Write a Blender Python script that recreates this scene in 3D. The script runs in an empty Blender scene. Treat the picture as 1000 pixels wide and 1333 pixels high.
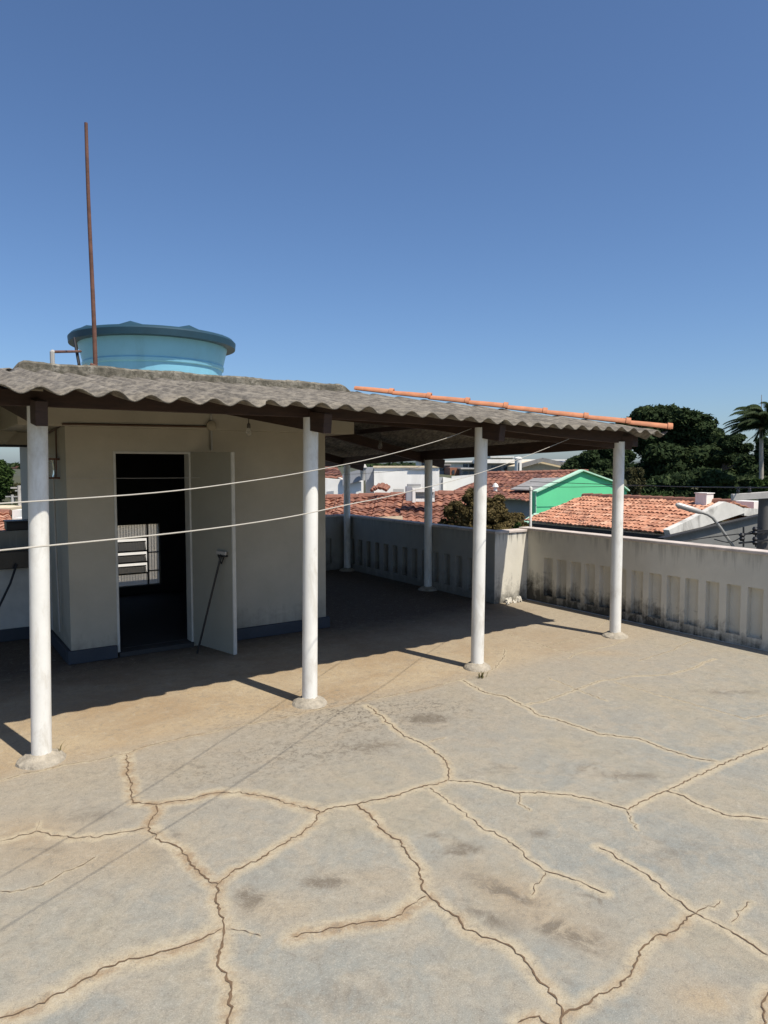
import bpy, bmesh, math, random
import numpy as np
from mathutils import Vector, Matrix
random.seed(7); rng = np.random.default_rng(11)
S = bpy.context.scene
COL = S.collection
H = 1.9                                   # eye height above the terrace
F_, CX, CY, HOR, YAW = 924., 500., 666.5, 606., math.radians(33.8)
PITCH = math.atan((CY - HOR) / F_)

# ------------------------------------------------------------------ camera
cam = bpy.data.cameras.new('camera'); co = bpy.data.objects.new('camera', cam); COL.objects.link(co)
S.camera = co
cam.sensor_fit = 'VERTICAL'; cam.sensor_height = 34.6; cam.lens = F_ / 1333. * 34.6
cam.clip_start = .05; cam.clip_end = 6000
co.location = (0, 0, H); co.rotation_euler = (math.pi / 2 - PITCH, 0, -YAW)
FW = Vector((math.sin(YAW) * math.cos(PITCH), math.cos(YAW) * math.cos(PITCH), -math.sin(PITCH)))
RT = Vector((math.cos(YAW), -math.sin(YAW), 0)); UP = RT.cross(FW); EYE = Vector((0, 0, H))
# surveying helpers: where on a known plane / at a known distance a measured direction lands
def ray(x, y): return RT * ((x - CX) / F_) - UP * ((y - CY) / F_) + FW
def at(x, y, d): return EYE + ray(x, y) * d
def aty(x, y, Y): r = ray(x, y); return EYE + r * (Y / r.y)
def atx(x, y, X): r = ray(x, y); return EYE + r * (X / r.x)
def g(x, y, z=0.): r = ray(x, y); return EYE + r * ((z - H) / r.z)

# ------------------------------------------------------------------ materials
def nodes(name):
    m = bpy.data.materials.new(name); m.use_nodes = True; nt = m.node_tree
    return m, nt, nt.nodes['Principled BSDF']
def N(nt, t, **kw):
    n = nt.nodes.new(t)
    for k, v in kw.items():
        if k.startswith('i_'):
            n.inputs[k[2:].replace('_', ' ')].default_value = v
        else: setattr(n, k, v)
    return n
def L(nt, a, b): nt.links.new(a, b)
def ramp(nt, fac, stops, interp='LINEAR'):
    r = nt.nodes.new('ShaderNodeValToRGB'); r.color_ramp.interpolation = interp
    el = r.color_ramp.elements
    while len(el) < len(stops): el.new(.5)
    for e, (p, c) in zip(el, stops):
        e.position = p; e.color = (c, c, c, 1) if isinstance(c, (int, float)) else (*c, 1)
    L(nt, fac, r.inputs[0]); return r.outputs[0]
def mix(nt, fac, a, b, mode='MIX'):
    n = nt.nodes.new('ShaderNodeMix'); n.data_type = 'RGBA'; n.blend_type = mode
    for s, v in ((n.inputs[0], fac), (n.inputs[6], a), (n.inputs[7], b)):
        if isinstance(v, (int, float)): s.default_value = v
        elif isinstance(v, tuple): s.default_value = (*v, 1)
        else: L(nt, v, s)
    return n.outputs[2]
def mth(nt, op, a, b=None, clamp=False):
    n = nt.nodes.new('ShaderNodeMath'); n.operation = op; n.use_clamp = clamp
    for s, v in zip(n.inputs, (a, b)):
        if v is None: continue
        if isinstance(v, (int, float)): s.default_value = v
        else: L(nt, v, s)
    return n.outputs[0]
def noise(nt, scale, detail=6, rough=.6, vec=None, dist=0.):
    n = N(nt, 'ShaderNodeTexNoise'); n.inputs['Scale'].default_value = scale; n.inputs['Detail'].default_value = detail
    n.inputs['Roughness'].default_value = rough; n.inputs['Distortion'].default_value = dist
    if vec is not None: L(nt, vec, n.inputs['Vector'])
    return n.outputs['Fac']
def coord(nt, scale=(1, 1, 1)):
    gq = N(nt, 'ShaderNodeNewGeometry'); mp = N(nt, 'ShaderNodeMapping'); mp.inputs['Scale'].default_value = scale
    L(nt, gq.outputs['Position'], mp.inputs['Vector']); return mp.outputs[0]
def bump(nt, bs, h, strength=.3, dist=.01):
    b = N(nt, 'ShaderNodeBump'); b.inputs['Strength'].default_value = strength; b.inputs['Distance'].default_value = dist
    L(nt, h, b.inputs['Height']); L(nt, b.outputs[0], bs.inputs['Normal'])
def plain(name, c, rough=.6, var=.12, scale=6., metal=0., bstr=.15, grime=None, bscale=60., bdist=.004):
    m, nt, bs = nodes(name); v = coord(nt)
    n1 = noise(nt, scale, 8, .65, v)
    dark = tuple(x * (1 - var) for x in c); lite = tuple(min(1, x * (1 + var)) for x in c)
    col = ramp(nt, n1, [(.3, dark), (.7, lite)])
    if grime:
        gc, amt, gs = grime
        n2 = noise(nt, gs, 8, .7, coord(nt, (1, 1, .35)), .5)
        col = mix(nt, ramp(nt, n2, [(.5, 0.), (.72, amt)]), col, gc)
    L(nt, col, bs.inputs['Base Color']); bs.inputs['Roughness'].default_value = rough; bs.inputs['Metallic'].default_value = metal
    bump(nt, bs, noise(nt, bscale, 5, .6, v), bstr, bdist)
    return m

def mat_floor():
    m, nt, bs = nodes('cracked concrete'); v = coord(nt)
    a = N(nt, 'ShaderNodeAttribute', attribute_name='marks'); sep = N(nt, 'ShaderNodeSeparateColor'); L(nt, a.outputs['Color'], sep.inputs[0])
    halo, dark, beige, speck = sep.outputs[0], sep.outputs[1], sep.outputs[2], a.outputs['Alpha']
    gxy = N(nt, 'ShaderNodeNewGeometry'); sxy = N(nt, 'ShaderNodeSeparateXYZ'); L(nt, gxy.outputs['Position'], sxy.inputs[0])
    big = noise(nt, 1.1, 8, .62, v, .4); med = noise(nt, 5.5, 8, .65, v, .6); fine = noise(nt, 42., 6, .7, v); grain = noise(nt, 210., 3, .6, v)
    base = ramp(nt, big, [(.36, (.262, .24, .188)), (.5, (.25, .244, .212)), (.62, (.215, .224, .208))])
    base = mix(nt, ramp(nt, med, [(.38, .55), (.55, 0.)]), base, (.315, .275, .21))
    base = mix(nt, ramp(nt, med, [(.55, 0.), (.75, .5)]), base, (.18, .185, .175))
    far = mth(nt, 'ADD', mth(nt, 'MULTIPLY', mth(nt, 'SUBTRACT', sxy.outputs[1], 2.9), .42), mth(nt, 'MULTIPLY', mth(nt, 'SUBTRACT', big, .5), 1.2), True)
    base = mix(nt, mth(nt, 'MULTIPLY', far, .75), base, mix(nt, med, (.245, .205, .155), (.325, .275, .21)))
    # sandy strip along the columns
    bz = mth(nt, 'MULTIPLY', beige, ramp(nt, med, [(.25, .55), (.6, 1.)]))
    base = mix(nt, bz, base, mix(nt, ramp(nt, big, [(.4, 0.), (.6, 1.)]), (.285, .205, .12), (.36, .285, .185)))
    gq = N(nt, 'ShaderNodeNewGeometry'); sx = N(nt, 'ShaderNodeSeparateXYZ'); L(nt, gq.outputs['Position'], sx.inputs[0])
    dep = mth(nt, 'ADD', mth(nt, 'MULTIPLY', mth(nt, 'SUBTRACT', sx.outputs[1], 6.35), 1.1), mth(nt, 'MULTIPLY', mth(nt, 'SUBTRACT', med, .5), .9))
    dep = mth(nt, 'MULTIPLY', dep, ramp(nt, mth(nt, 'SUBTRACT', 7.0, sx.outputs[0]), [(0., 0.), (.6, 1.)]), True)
    base = mix(nt, mth(nt, 'MULTIPLY', dep, .93), base, (.072, .05, .032))  # floor browned under the canopy, also deepening its shade in the colour
    # stains
    wob = mth(nt, 'MULTIPLY', ramp(nt, noise(nt, 8., 8, .72, v, 1.2), [(.36, .05), (.62, 1.3)]), 1.15)
    dk = mth(nt, 'MULTIPLY', dark, wob)
    base = mix(nt, ramp(nt, dk, [(.10, 0.), (.6, .88)]), base, (.13, .11, .085))
    # mould specks
    sp = mth(nt, 'MULTIPLY', speck, ramp(nt, noise(nt, 17., 6, .75, v, 1.2), [(.47, 0.), (.56, 1.)]))
    sp = mth(nt, 'MULTIPLY', sp, ramp(nt, noise(nt, 34., 4, .7, v, .6), [(.44, 0.), (.54, 1.)]))
    base = mix(nt, mth(nt, 'MULTIPLY', sp, .85), base, (.075, .062, .046))
    wv = N(nt, 'ShaderNodeTexVoronoi'); wv.inputs['Scale'].default_value = 9.; L(nt, v, wv.inputs['Vector'])
    dots = ramp(nt, wv.outputs['Distance'], [(.10, 1.), (.17, 0.)])
    dots = mth(nt, 'MULTIPLY', dots, ramp(nt, med, [(.56, 0.), (.66, .5)]))
    base = mix(nt, dots, base, (.22, .19, .15))
    # pale edges and rust along the cracks
    hw = mth(nt, 'ADD', halo, mth(nt, 'MULTIPLY', mth(nt, 'SUBTRACT', mth(nt, 'ADD', med, mth(nt, 'MULTIPLY', noise(nt, 11., 6, .7, v, .8), .9)), .95), .62))
    base = mix(nt, ramp(nt, hw, [(.36, 0.), (.6, .5), (.82, .88)]), base, (.395, .338, .24))
    ra = N(nt, 'ShaderNodeAttribute', attribute_name='rust')
    rr = mth(nt, 'MULTIPLY', ra.outputs['Fac'], ramp(nt, noise(nt, 7., 7, .7, v, .8), [(.4, .1), (.6, 1.15)]))
    base = mix(nt, ramp(nt, rr, [(.15, 0.), (.8, .68)]), base, (.225, .15, .085))
    mot = noise(nt, 15., 7, .75, v, .8)
    base = mix(nt, ramp(nt, mot, [(.34, .5), (.48, 0.)]), base, (.17, .155, .13))
    base = mix(nt, ramp(nt, mot, [(.54, 0.), (.7, .45)]), base, (.37, .345, .29))
    pit = N(nt, 'ShaderNodeTexVoronoi'); pit.inputs['Scale'].default_value = 75.; L(nt, v, pit.inputs['Vector'])
    base = mix(nt, mth(nt, 'MULTIPLY', ramp(nt, pit.outputs['Distance'], [(.08, 1.), (.26, 0.)]), ramp(nt, mot, [(.35, .75), (.6, .15)])), base, (.105, .095, .08))
    base = mix(nt, ramp(nt, fine, [(.3, .4), (.5, 0.)]), base, (.17, .155, .13))
    base = mix(nt, ramp(nt, grain, [(.35, .3), (.5, 0.)]), base, (.14, .13, .11))
    base = mix(nt, ramp(nt, grain, [(.56, 0.), (.7, .4)]), base, (.46, .435, .385))
    base = mix(nt, 1., base, (1.12, 1.10, 1.06), 'MULTIPLY')
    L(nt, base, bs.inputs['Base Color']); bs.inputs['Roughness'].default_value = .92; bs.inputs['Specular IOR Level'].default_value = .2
    hgt = mth(nt, 'ADD', mth(nt, 'MULTIPLY', grain, .25), mth(nt, 'ADD', fine, mth(nt, 'MULTIPLY', med, 2.)))
    bump(nt, bs, hgt, .5, .006)
    return m

def mat_wall(name, c, mold=.9, streak=.7, top=1.02, base_h=.45, rough=.8):
    """old limewashed wall: black mould creeping up from the floor and streaks under the coping"""
    m, nt, bs = nodes(name); v = coord(nt)
    gq = N(nt, 'ShaderNodeNewGeometry'); s = N(nt, 'ShaderNodeSeparateXYZ'); L(nt, gq.outputs['Position'], s.inputs[0]); z = s.outputs[2]
    n1 = noise(nt, 3., 8, .65, v); n2 = noise(nt, 9., 8, .7, v, .5); st = noise(nt, 1., 6, .7, coord(nt, (14, 14, .9)))
    big = noise(nt, .9, 3, .5, v)
    col = ramp(nt, n1, [(.3, tuple(x * .86 for x in c)), (.7, c)])
    lo = mth(nt, 'SUBTRACT', 1., mth(nt, 'DIVIDE', z, base_h))
    k = mth(nt, 'ADD', lo, mth(nt, 'MULTIPLY', mth(nt, 'SUBTRACT', mth(nt, 'ADD', n2, mth(nt, 'MULTIPLY', st, .8)), .9), 1.5))
    k = mth(nt, 'ADD', k, mth(nt, 'MULTIPLY', mth(nt, 'SUBTRACT', big, .5), 1.2))
    if name == 'weathered limewash': k = mth(nt, 'ADD', k, mth(nt, 'MULTIPLY', mth(nt, 'SUBTRACT', s.outputs[1], 5.5), .16))
    col = mix(nt, ramp(nt, k, [(.25, 0.), (.55, .45 * mold), (.95, mold)]), col, (.045, .042, .035))
    hi = mth(nt, 'SUBTRACT', 1., mth(nt, 'DIVIDE', mth(nt, 'SUBTRACT', top, z), .42))
    q = mth(nt, 'ADD', hi, mth(nt, 'MULTIPLY', mth(nt, 'SUBTRACT', st, .55), 2.6))
    col = mix(nt, ramp(nt, q, [(.55, 0.), (1., streak)]), col, (.11, .105, .085))
    L(nt, col, bs.inputs['Base Color']); bs.inputs['Roughness'].default_value = rough; bs.inputs['Specular IOR Level'].default_value = .25
    bump(nt, bs, mth(nt, 'ADD', n2, noise(nt, 70., 4, .6, v)), .35, .006)
    return m

def mat_tile(name, a, b, c):
    m, nt, bs = nodes(name); v = coord(nt)
    t = N(nt, 'ShaderNodeAttribute', attribute_name='tone')
    col = ramp(nt, t.outputs['Fac'], [(0., a), (.5, b), (1., c)])
    n2 = noise(nt, 1.6, 8, .7, v, .5)
    col = mix(nt, ramp(nt, n2, [(.48, 0.), (.7, .7)]), col, tuple(x * .38 + .012 for x in a))
    L(nt, col, bs.inputs['Base Color']); bs.inputs['Roughness'].default_value = .85
    bump(nt, bs, noise(nt, 40., 4, .6, v), .3, .01)
    return m

def mat_leaf(name, a, b, c, trans=.25):
    m, nt, bs = nodes(name)
    t = N(nt, 'ShaderNodeAttribute', attribute_name='tone'); v = coord(nt)
    col = ramp(nt, t.outputs['Fac'], [(0., a), (.55, b), (1., c)])
    col = mix(nt, ramp(nt, noise(nt, .45, 5, .6, v), [(.4, 0.), (.62, .6)]), col, tuple((x + y) * .42 for x, y in zip(a, b)))
    L(nt, col, bs.inputs['Base Color']); bs.inputs['Roughness'].default_value = .85; bs.inputs['Specular IOR Level'].default_value = .113
    tr = N(nt, 'ShaderNodeBsdfTranslucent'); L(nt, col, tr.inputs[0]); mx = N(nt, 'ShaderNodeMixShader'); mx.inputs[0].default_value = trans
    L(nt, bs.outputs[0], mx.inputs[1]); L(nt, tr.outputs[0], mx.inputs[2]); L(nt, mx.outputs[0], nt.nodes['Material Output'].inputs[0])
    return m

def mat_sheet():
    m, nt, bs = nodes('fibre cement sheet'); v = coord(nt)
    n1 = noise(nt, 2.2, 8, .65, v); n2 = noise(nt, 26., 6, .7, coord(nt, (1, .25, 1))); n3 = noise(nt, 90., 4, .7, v)
    col = ramp(nt, n1, [(.3, (.165, .142, .108)), (.7, (.30, .265, .21))])
    col = mix(nt, ramp(nt, n2, [(.42, .7), (.6, 0.)]), col, (.055, .048, .04))
    col = mix(nt, ramp(nt, n3, [(.58, 0.), (.72, .5)]), col, (.40, .38, .33))
    L(nt, col, bs.inputs['Base Color']); bs.inputs['Roughness'].default_value = .92
    bump(nt, bs, mth(nt, 'ADD', n2, n3), .5, .004)
    return m
def mat_moss():
    m, nt, bs = nodes('mossy bare concrete'); v = coord(nt)
    n1 = noise(nt, 5., 9, .7, v, .6); n2 = noise(nt, 24., 7, .7, v); st = noise(nt, 1., 6, .7, coord(nt, (16, 16, 1.5)))
    col = ramp(nt, n1, [(.32, (.085, .075, .056)), (.5, (.185, .165, .125)), (.68, (.36, .33, .27))])
    col = mix(nt, ramp(nt, n2, [(.38, .85), (.55, 0.)]), col, (.075, .07, .05))
    col = mix(nt, ramp(nt, st, [(.5, 0.), (.7, .7)]), col, (.06, .055, .042))
    L(nt, col, bs.inputs['Base Color']); bs.inputs['Roughness'].default_value = .95
    bump(nt, bs, mth(nt, 'ADD', n1, n2), .8, .015)
    return m
def mat_wood():
    m, nt, bs = nodes('dark stained timber'); v = coord(nt, (6, 6, 40))
    n1 = noise(nt, 1., 8, .65, v); col = ramp(nt, n1, [(.3, (.028, .014, .009)), (.7, (.062, .032, .02))])
    L(nt, col, bs.inputs['Base Color']); bs.inputs['Roughness'].default_value = .75
    bump(nt, bs, n1, .3, .004); return m
def mat_pane(name='reeded glass', ca=(.42, .39, .34), cb=(.90, .86, .79)):
    m, nt, bs = nodes(name); v = coord(nt)
    w = N(nt, 'ShaderNodeTexWave'); w.bands_direction = 'X'; w.inputs['Scale'].default_value = 8.; L(nt, v, w.inputs['Vector'])
    col = ramp(nt, w.outputs['Fac'], [(0., ca), (1., cb)])
    t = N(nt, 'ShaderNodeBsdfTransparent'); L(nt, col, t.inputs[0])
    tl = N(nt, 'ShaderNodeBsdfTranslucent'); tl.inputs[0].default_value = (.9, .88, .84, 1)
    mx = N(nt, 'ShaderNodeMixShader'); mx.inputs[0].default_value = .35
    L(nt, t.outputs[0], mx.inputs[1]); L(nt, tl.outputs[0], mx.inputs[2])
    gl = N(nt, 'ShaderNodeBsdfGlossy'); gl.inputs['Roughness'].default_value = .2
    m2 = N(nt, 'ShaderNodeMixShader'); m2.inputs[0].default_value = .05
    L(nt, mx.outputs[0], m2.inputs[1]); L(nt, gl.outputs[0], m2.inputs[2]); L(nt, m2.outputs[0], nt.nodes['Material Output'].inputs[0])
    return m
def mat_glass(name='bulb glass'):
    m, nt, bs = nodes(name); bs.inputs['Base Color'].default_value = (.9, .9, .88, 1); bs.inputs['Roughness'].default_value = .05
    bs.inputs['Transmission Weight'].default_value = .9; bs.inputs['IOR'].default_value = 1.1; return m

M = dict(
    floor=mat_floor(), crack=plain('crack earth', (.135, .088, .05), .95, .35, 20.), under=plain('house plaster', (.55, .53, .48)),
    parapet=mat_wall('weathered limewash', (.68, .64, .54), .95, .4, 1.02, .42), parapet2=mat_wall('shaded limewash', (.40, .385, .34), .5, .3),  # parapet limewash under the canopy is toned down, shade put into its colour
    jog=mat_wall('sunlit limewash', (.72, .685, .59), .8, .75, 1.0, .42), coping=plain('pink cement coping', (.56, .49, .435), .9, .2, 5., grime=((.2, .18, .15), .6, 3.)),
    colpaint=plain('white gloss paint', (.79, .775, .715), .5, .06, 5., grime=((.42, .37, .28), .6, 7.), bstr=.1, bscale=25.),
    collar=plain('rough mortar', (.35, .31, .245), .95, .3, 18., bstr=.9, bscale=35., bdist=.015),
    sheet=mat_sheet(), moss=mat_moss(), wood=mat_wood(),
    ridge=plain('new clay ridge tile', (.50, .20, .095), .75, .2, 7., grime=((.30, .13, .07), .6, 5.)),
    cream=mat_wall('cream wall paint', (.47, .425, .33), .35, .4, 2.75, .45, .7),
    skirt=plain('blue grey skirting paint', (.04, .046, .055), .7, .15, 6.), room=plain('stairwell darkness', (.04, .038, .035), .8, .1),  # room colour is near-black, standing in for the unlit stairwell
    doorpaint=plain('cream door enamel', (.33, .31, .245), .45, .06, 3., bstr=.05), doorframe=plain('pale door frame enamel', (.55, .53, .46), .5),
    steel=plain('black window steel', (.02, .02, .02), .5), pane=mat_pane(), panedim=mat_pane('darker louvre glass', (.24, .22, .195), (.42, .395, .35)),  # louvre panes take a darker tint than the fixed ones
    tank=plain('light blue tank shell', (.215, .50, .645), .4, .06, 3., grime=((.15, .32, .38), .35, 3.), bstr=.06), lid=plain('dark blue tank lid', (.014, .05, .075), .5, .15, 6.),
    rust=plain('rusty steel', (.135, .062, .042), .85, .35, 14., bstr=.4), pipe=plain('grey pvc', (.42, .40, .36), .5), conduit=plain('brown conduit', (.10, .058, .034), .6),
    box=plain('yellowed plastic', (.36, .31, .215), .5), dark=plain('black enamel', (.012, .012, .013), .45), granite=plain('dark stone', (.02, .019, .018), .3, .4, 60.),
    line=plain('clothesline plastic', (.50, .46, .385), .5, .1), bulb=mat_glass(), brass=plain('dull socket', (.10, .09, .07), .5), wire=plain('black cable', (.015, .015, .016), .6),
    white=plain('white house paint', (.80, .775, .715), .8, .06, 1.2, grime=((.42, .40, .36), .5, .8)), greywall=plain('grey house paint', (.30, .31, .33), .85, .1, 1., grime=((.18, .18, .17), .5, .8)),
    darkgrey=plain('dull grey render', (.17, .17, .16), .9, .15, 1.2, grime=((.10, .10, .09), .6, 1.)), green=plain('mint green paint', (.125, .60, .29), .75, .05, .8, grime=((.10, .48, .23), .4, .7)), greentrim=plain('pale green edge', (.42, .66, .49), .7),
    orange=mat_tile('orange clay tiles', (.36, .155, .088), (.49, .225, .13), (.58, .33, .215)),
    brown=mat_tile('aged brown clay tiles', (.15, .062, .038), (.27, .11, .065), (.37, .17, .10)),
    redbrown=mat_tile('dark red clay tiles', (.10, .042, .03), (.185, .07, .045), (.33, .15, .09)),
    ridgecap=plain('old ridge mortar', (.24, .11, .075), .9, .3, 5.), mossywhite=plain('stained white parapet', (.62, .60, .54), .9, .12, 2., grime=((.14, .13, .11), .85, 1.5)),
    zinc=plain('dull zinc sheet', (.26, .25, .235), .6, .2, 3., grime=((.15, .12, .1), .5, 1.5)), concrete=plain('pole concrete', (.44, .42, .385), .9, .15, 6.), darkpole=plain('sooty pole concrete', (.085, .082, .075), .9),
    creamwall=plain('sand coloured wall', (.66, .55, .38), .85), brick=plain('bare brick', (.30, .13, .075), .9, .25, 3.),
    lampgrey=plain('galvanised lamp arm', (.30, .29, .26), .5, .15, 6., .3), lamphead=plain('aluminium lamp head', (.48, .45, .40), .45, .1, 6., .3),
    winglass=plain('dark window glass', (.03, .035, .04), .12), bark=plain('bark', (.085, .065, .048), .95, .3, 8.), palebark=plain('pale bark', (.33, .30, .25), .95, .2, 6.),
    leafdark=mat_leaf('dark canopy leaves', (.02, .034, .014), (.042, .066, .025), (.085, .11, .045)),
    leafmid=mat_leaf('mid green leaves', (.022, .042, .012), (.05, .085, .022), (.10, .145, .045)),
    leafdry=mat_leaf('dry brownish leaves', (.045, .036, .014), (.115, .088, .034), (.215, .16, .075)),
    leafolive=mat_leaf('olive twig leaves', (.05, .05, .022), (.11, .105, .05), (.18, .17, .09)),
    palm=mat_leaf('palm frond', (.016, .03, .012), (.035, .055, .022), (.075, .095, .045)),
    ground=plain('scrubby ground', (.06, .062, .032), .95, .35, .15), asphalt=plain('street asphalt', (.05, .05, .05), .9), hills=plain('hazy hills', (.07, .085, .075), .95, .25, .02),
    carblue=plain('dark blue car paint', (.03, .05, .09), .25), carsilver=plain('silver car paint', (.38, .39, .40), .3, .04, 3., .5), tyre=plain('tyre rubber', (.015, .015, .015), .9),
    rubble=plain('mortar rubble', (.56, .53, .46), .95, .25, 20.), weed=mat_leaf('dry weed blades', (.10, .085, .03), (.16, .14, .055), (.22, .19, .09)),
)

# ------------------------------------------------------------------ mesh helpers
class MB:
    def __init__(s): s.v = []; s.f = []; s.mi = []; s.tone = []; s.mat = 0
    def add(s, vs, fs, tone=None):
        o = len(s.v); s.v += [tuple(p) for p in vs]
        for f in fs: s.f.append(tuple(i + o for i in f)); s.mi.append(s.mat)
        if tone is not None: s.tone += list(tone)
        return s
    def box(s, x0, x1, y0, y1, z0, z1):
        return s.add([(x, y, z) for z in (z0, z1) for x, y in ((x0, y0), (x1, y0), (x1, y1), (x0, y1))],
                     [(0, 3, 2, 1), (4, 5, 6, 7), (0, 1, 5, 4), (1, 2, 6, 5), (2, 3, 7, 6), (3, 0, 4, 7)])
    def bar(s, p, q, w, h, up=(0, 0, 1)):
        p, q, up = Vector(p), Vector(q), Vector(up); d = (q - p).normalized(); r = d.cross(up).normalized(); u = r.cross(d)
        vs = [c + r * a * w / 2 + u * b * h / 2 for c in (p, q) for a, b in ((-1, -1), (1, -1), (1, 1), (-1, 1))]
        return s.add(vs, [(0, 1, 2, 3), (7, 6, 5, 4), (0, 4, 5, 1), (1, 5, 6, 2), (2, 6, 7, 3), (3, 7, 4, 0)])
    def prism(s, pts, vec):
        pts = [Vector(p) for p in pts]; vec = Vector(vec); n = len(pts)
        return s.add(pts + [p + vec for p in pts], [tuple(range(n)), tuple(range(2 * n - 1, n - 1, -1))] +
                     [(i, i + n, (i + 1) % n + n, (i + 1) % n) for i in range(n)])
    def tube(s, pts, r, n=10, cap=True):
        pts = [Vector(p) for p in pts]; rs = r if isinstance(r, (list, tuple)) else [r] * len(pts)
        vs = []; u0 = None
        for i, p in enumerate(pts):
            d = (pts[min(i + 1, len(pts) - 1)] - pts[max(i - 1, 0)]).normalized()
            if u0 is None:
                u0 = d.orthogonal().normalized()
            u0 = (u0 - d * u0.dot(d)).normalized(); w = d.cross(u0)
            vs += [p + (u0 * math.cos(2 * math.pi * k / n) + w * math.sin(2 * math.pi * k / n)) * rs[i] for k in range(n)]
        fs = [(i * n + k, i * n + (k + 1) % n, (i + 1) * n + (k + 1) % n, (i + 1) * n + k) for i in range(len(pts) - 1) for k in range(n)]
        if cap: fs += [tuple(range(n - 1, -1, -1)), tuple(range((len(pts) - 1) * n, len(pts) * n))]
        return s.add(vs, fs)
    def lathe(s, prof, c=(0, 0, 0), n=24, jit=0.):
        vs = []; c = Vector(c)
        for r, z in prof:
            vs += [c + Vector((math.cos(a) * r * (1 + random.uniform(-jit, jit)), math.sin(a) * r * (1 + random.uniform(-jit, jit)), z + random.uniform(-jit, jit) * .15))
                   for a in [2 * math.pi * k / n for k in range(n)]]
        m = len(prof)
        fs = [(i * n + k, i * n + (k + 1) % n, (i + 1) * n + (k + 1) % n, (i + 1) * n + k) for i in range(m - 1) for k in range(n)]
        if prof[0][0] > 1e-4: fs.append(tuple(range(n - 1, -1, -1)))
        if prof[-1][0] > 1e-4: fs.append(tuple(range((m - 1) * n, m * n)))
        return s.add(vs, fs)
    def build(s, name, mats, parent=None, bevel=0., smooth=False, solid=0.):
        if not isinstance(mats, (list, tuple)): mats = [mats]
        off = Vector(parent['_at']) if parent is not None else Vector((0, 0, 0))
        me = bpy.data.meshes.new(name)
        V = np.array(s.v, dtype=float) - np.array(off)
        me.from_pydata([tuple(p) for p in V], [], s.f)
        for m in mats: me.materials.append(m)
        if len(mats) > 1: me.polygons.foreach_set('material_index', s.mi)
        if s.tone:
            a = me.attributes.new('tone', 'FLOAT', 'POINT'); a.data.foreach_set('value', s.tone)
        if smooth: me.polygons.foreach_set('use_smooth', [True] * len(me.polygons))
        bm = bmesh.new(); bm.from_mesh(me)
        if not s.tone and len(bm.faces) < 20000: bmesh.ops.recalc_face_normals(bm, faces=bm.faces)
        bm.to_mesh(me); bm.free(); me.update()
        return link(name, me, parent, bevel, smooth, solid)
def link(name, me, parent=None, bevel=0., smooth=False, solid=0.):
    o = bpy.data.objects.new(name, me); COL.objects.link(o)
    if parent is not None: o.parent = parent; o['_at'] = parent['_at']
    else: o['_at'] = (0., 0., 0.)
    if solid: md = o.modifiers.new('thickness', 'SOLIDIFY'); md.thickness = solid; md.offset = -1
    if bevel: md = o.modifiers.new('edge', 'BEVEL'); md.width = bevel; md.segments = 2; md.limit_method = 'ANGLE'
    if smooth:
        md = o.modifiers.new('split', 'EDGE_SPLIT'); md.split_angle = math.radians(45)
    return o
def thing(name, label, cat, loc, group=None):
    o = bpy.data.objects.new(name, None); COL.objects.link(o); o.location = loc; o.empty_display_size = .1
    o['_at'] = tuple(float(c) for c in loc); return tag(o, label, cat, group)
def tag(o, label=None, cat=None, group=None, kind=None):
    for k, v in (('label', label), ('category', cat), ('group', group), ('kind', kind)):
        if v: o[k] = v
    return o
def copy_tree(o, loc=None, parent=None):
    c = o.copy(); COL.objects.link(c)
    if parent is not None: c.parent = parent
    if loc is not None: c.location = loc
    for ch in [x for x in bpy.data.objects if x.parent == o]: copy_tree(ch, None, c)
    return c

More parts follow.
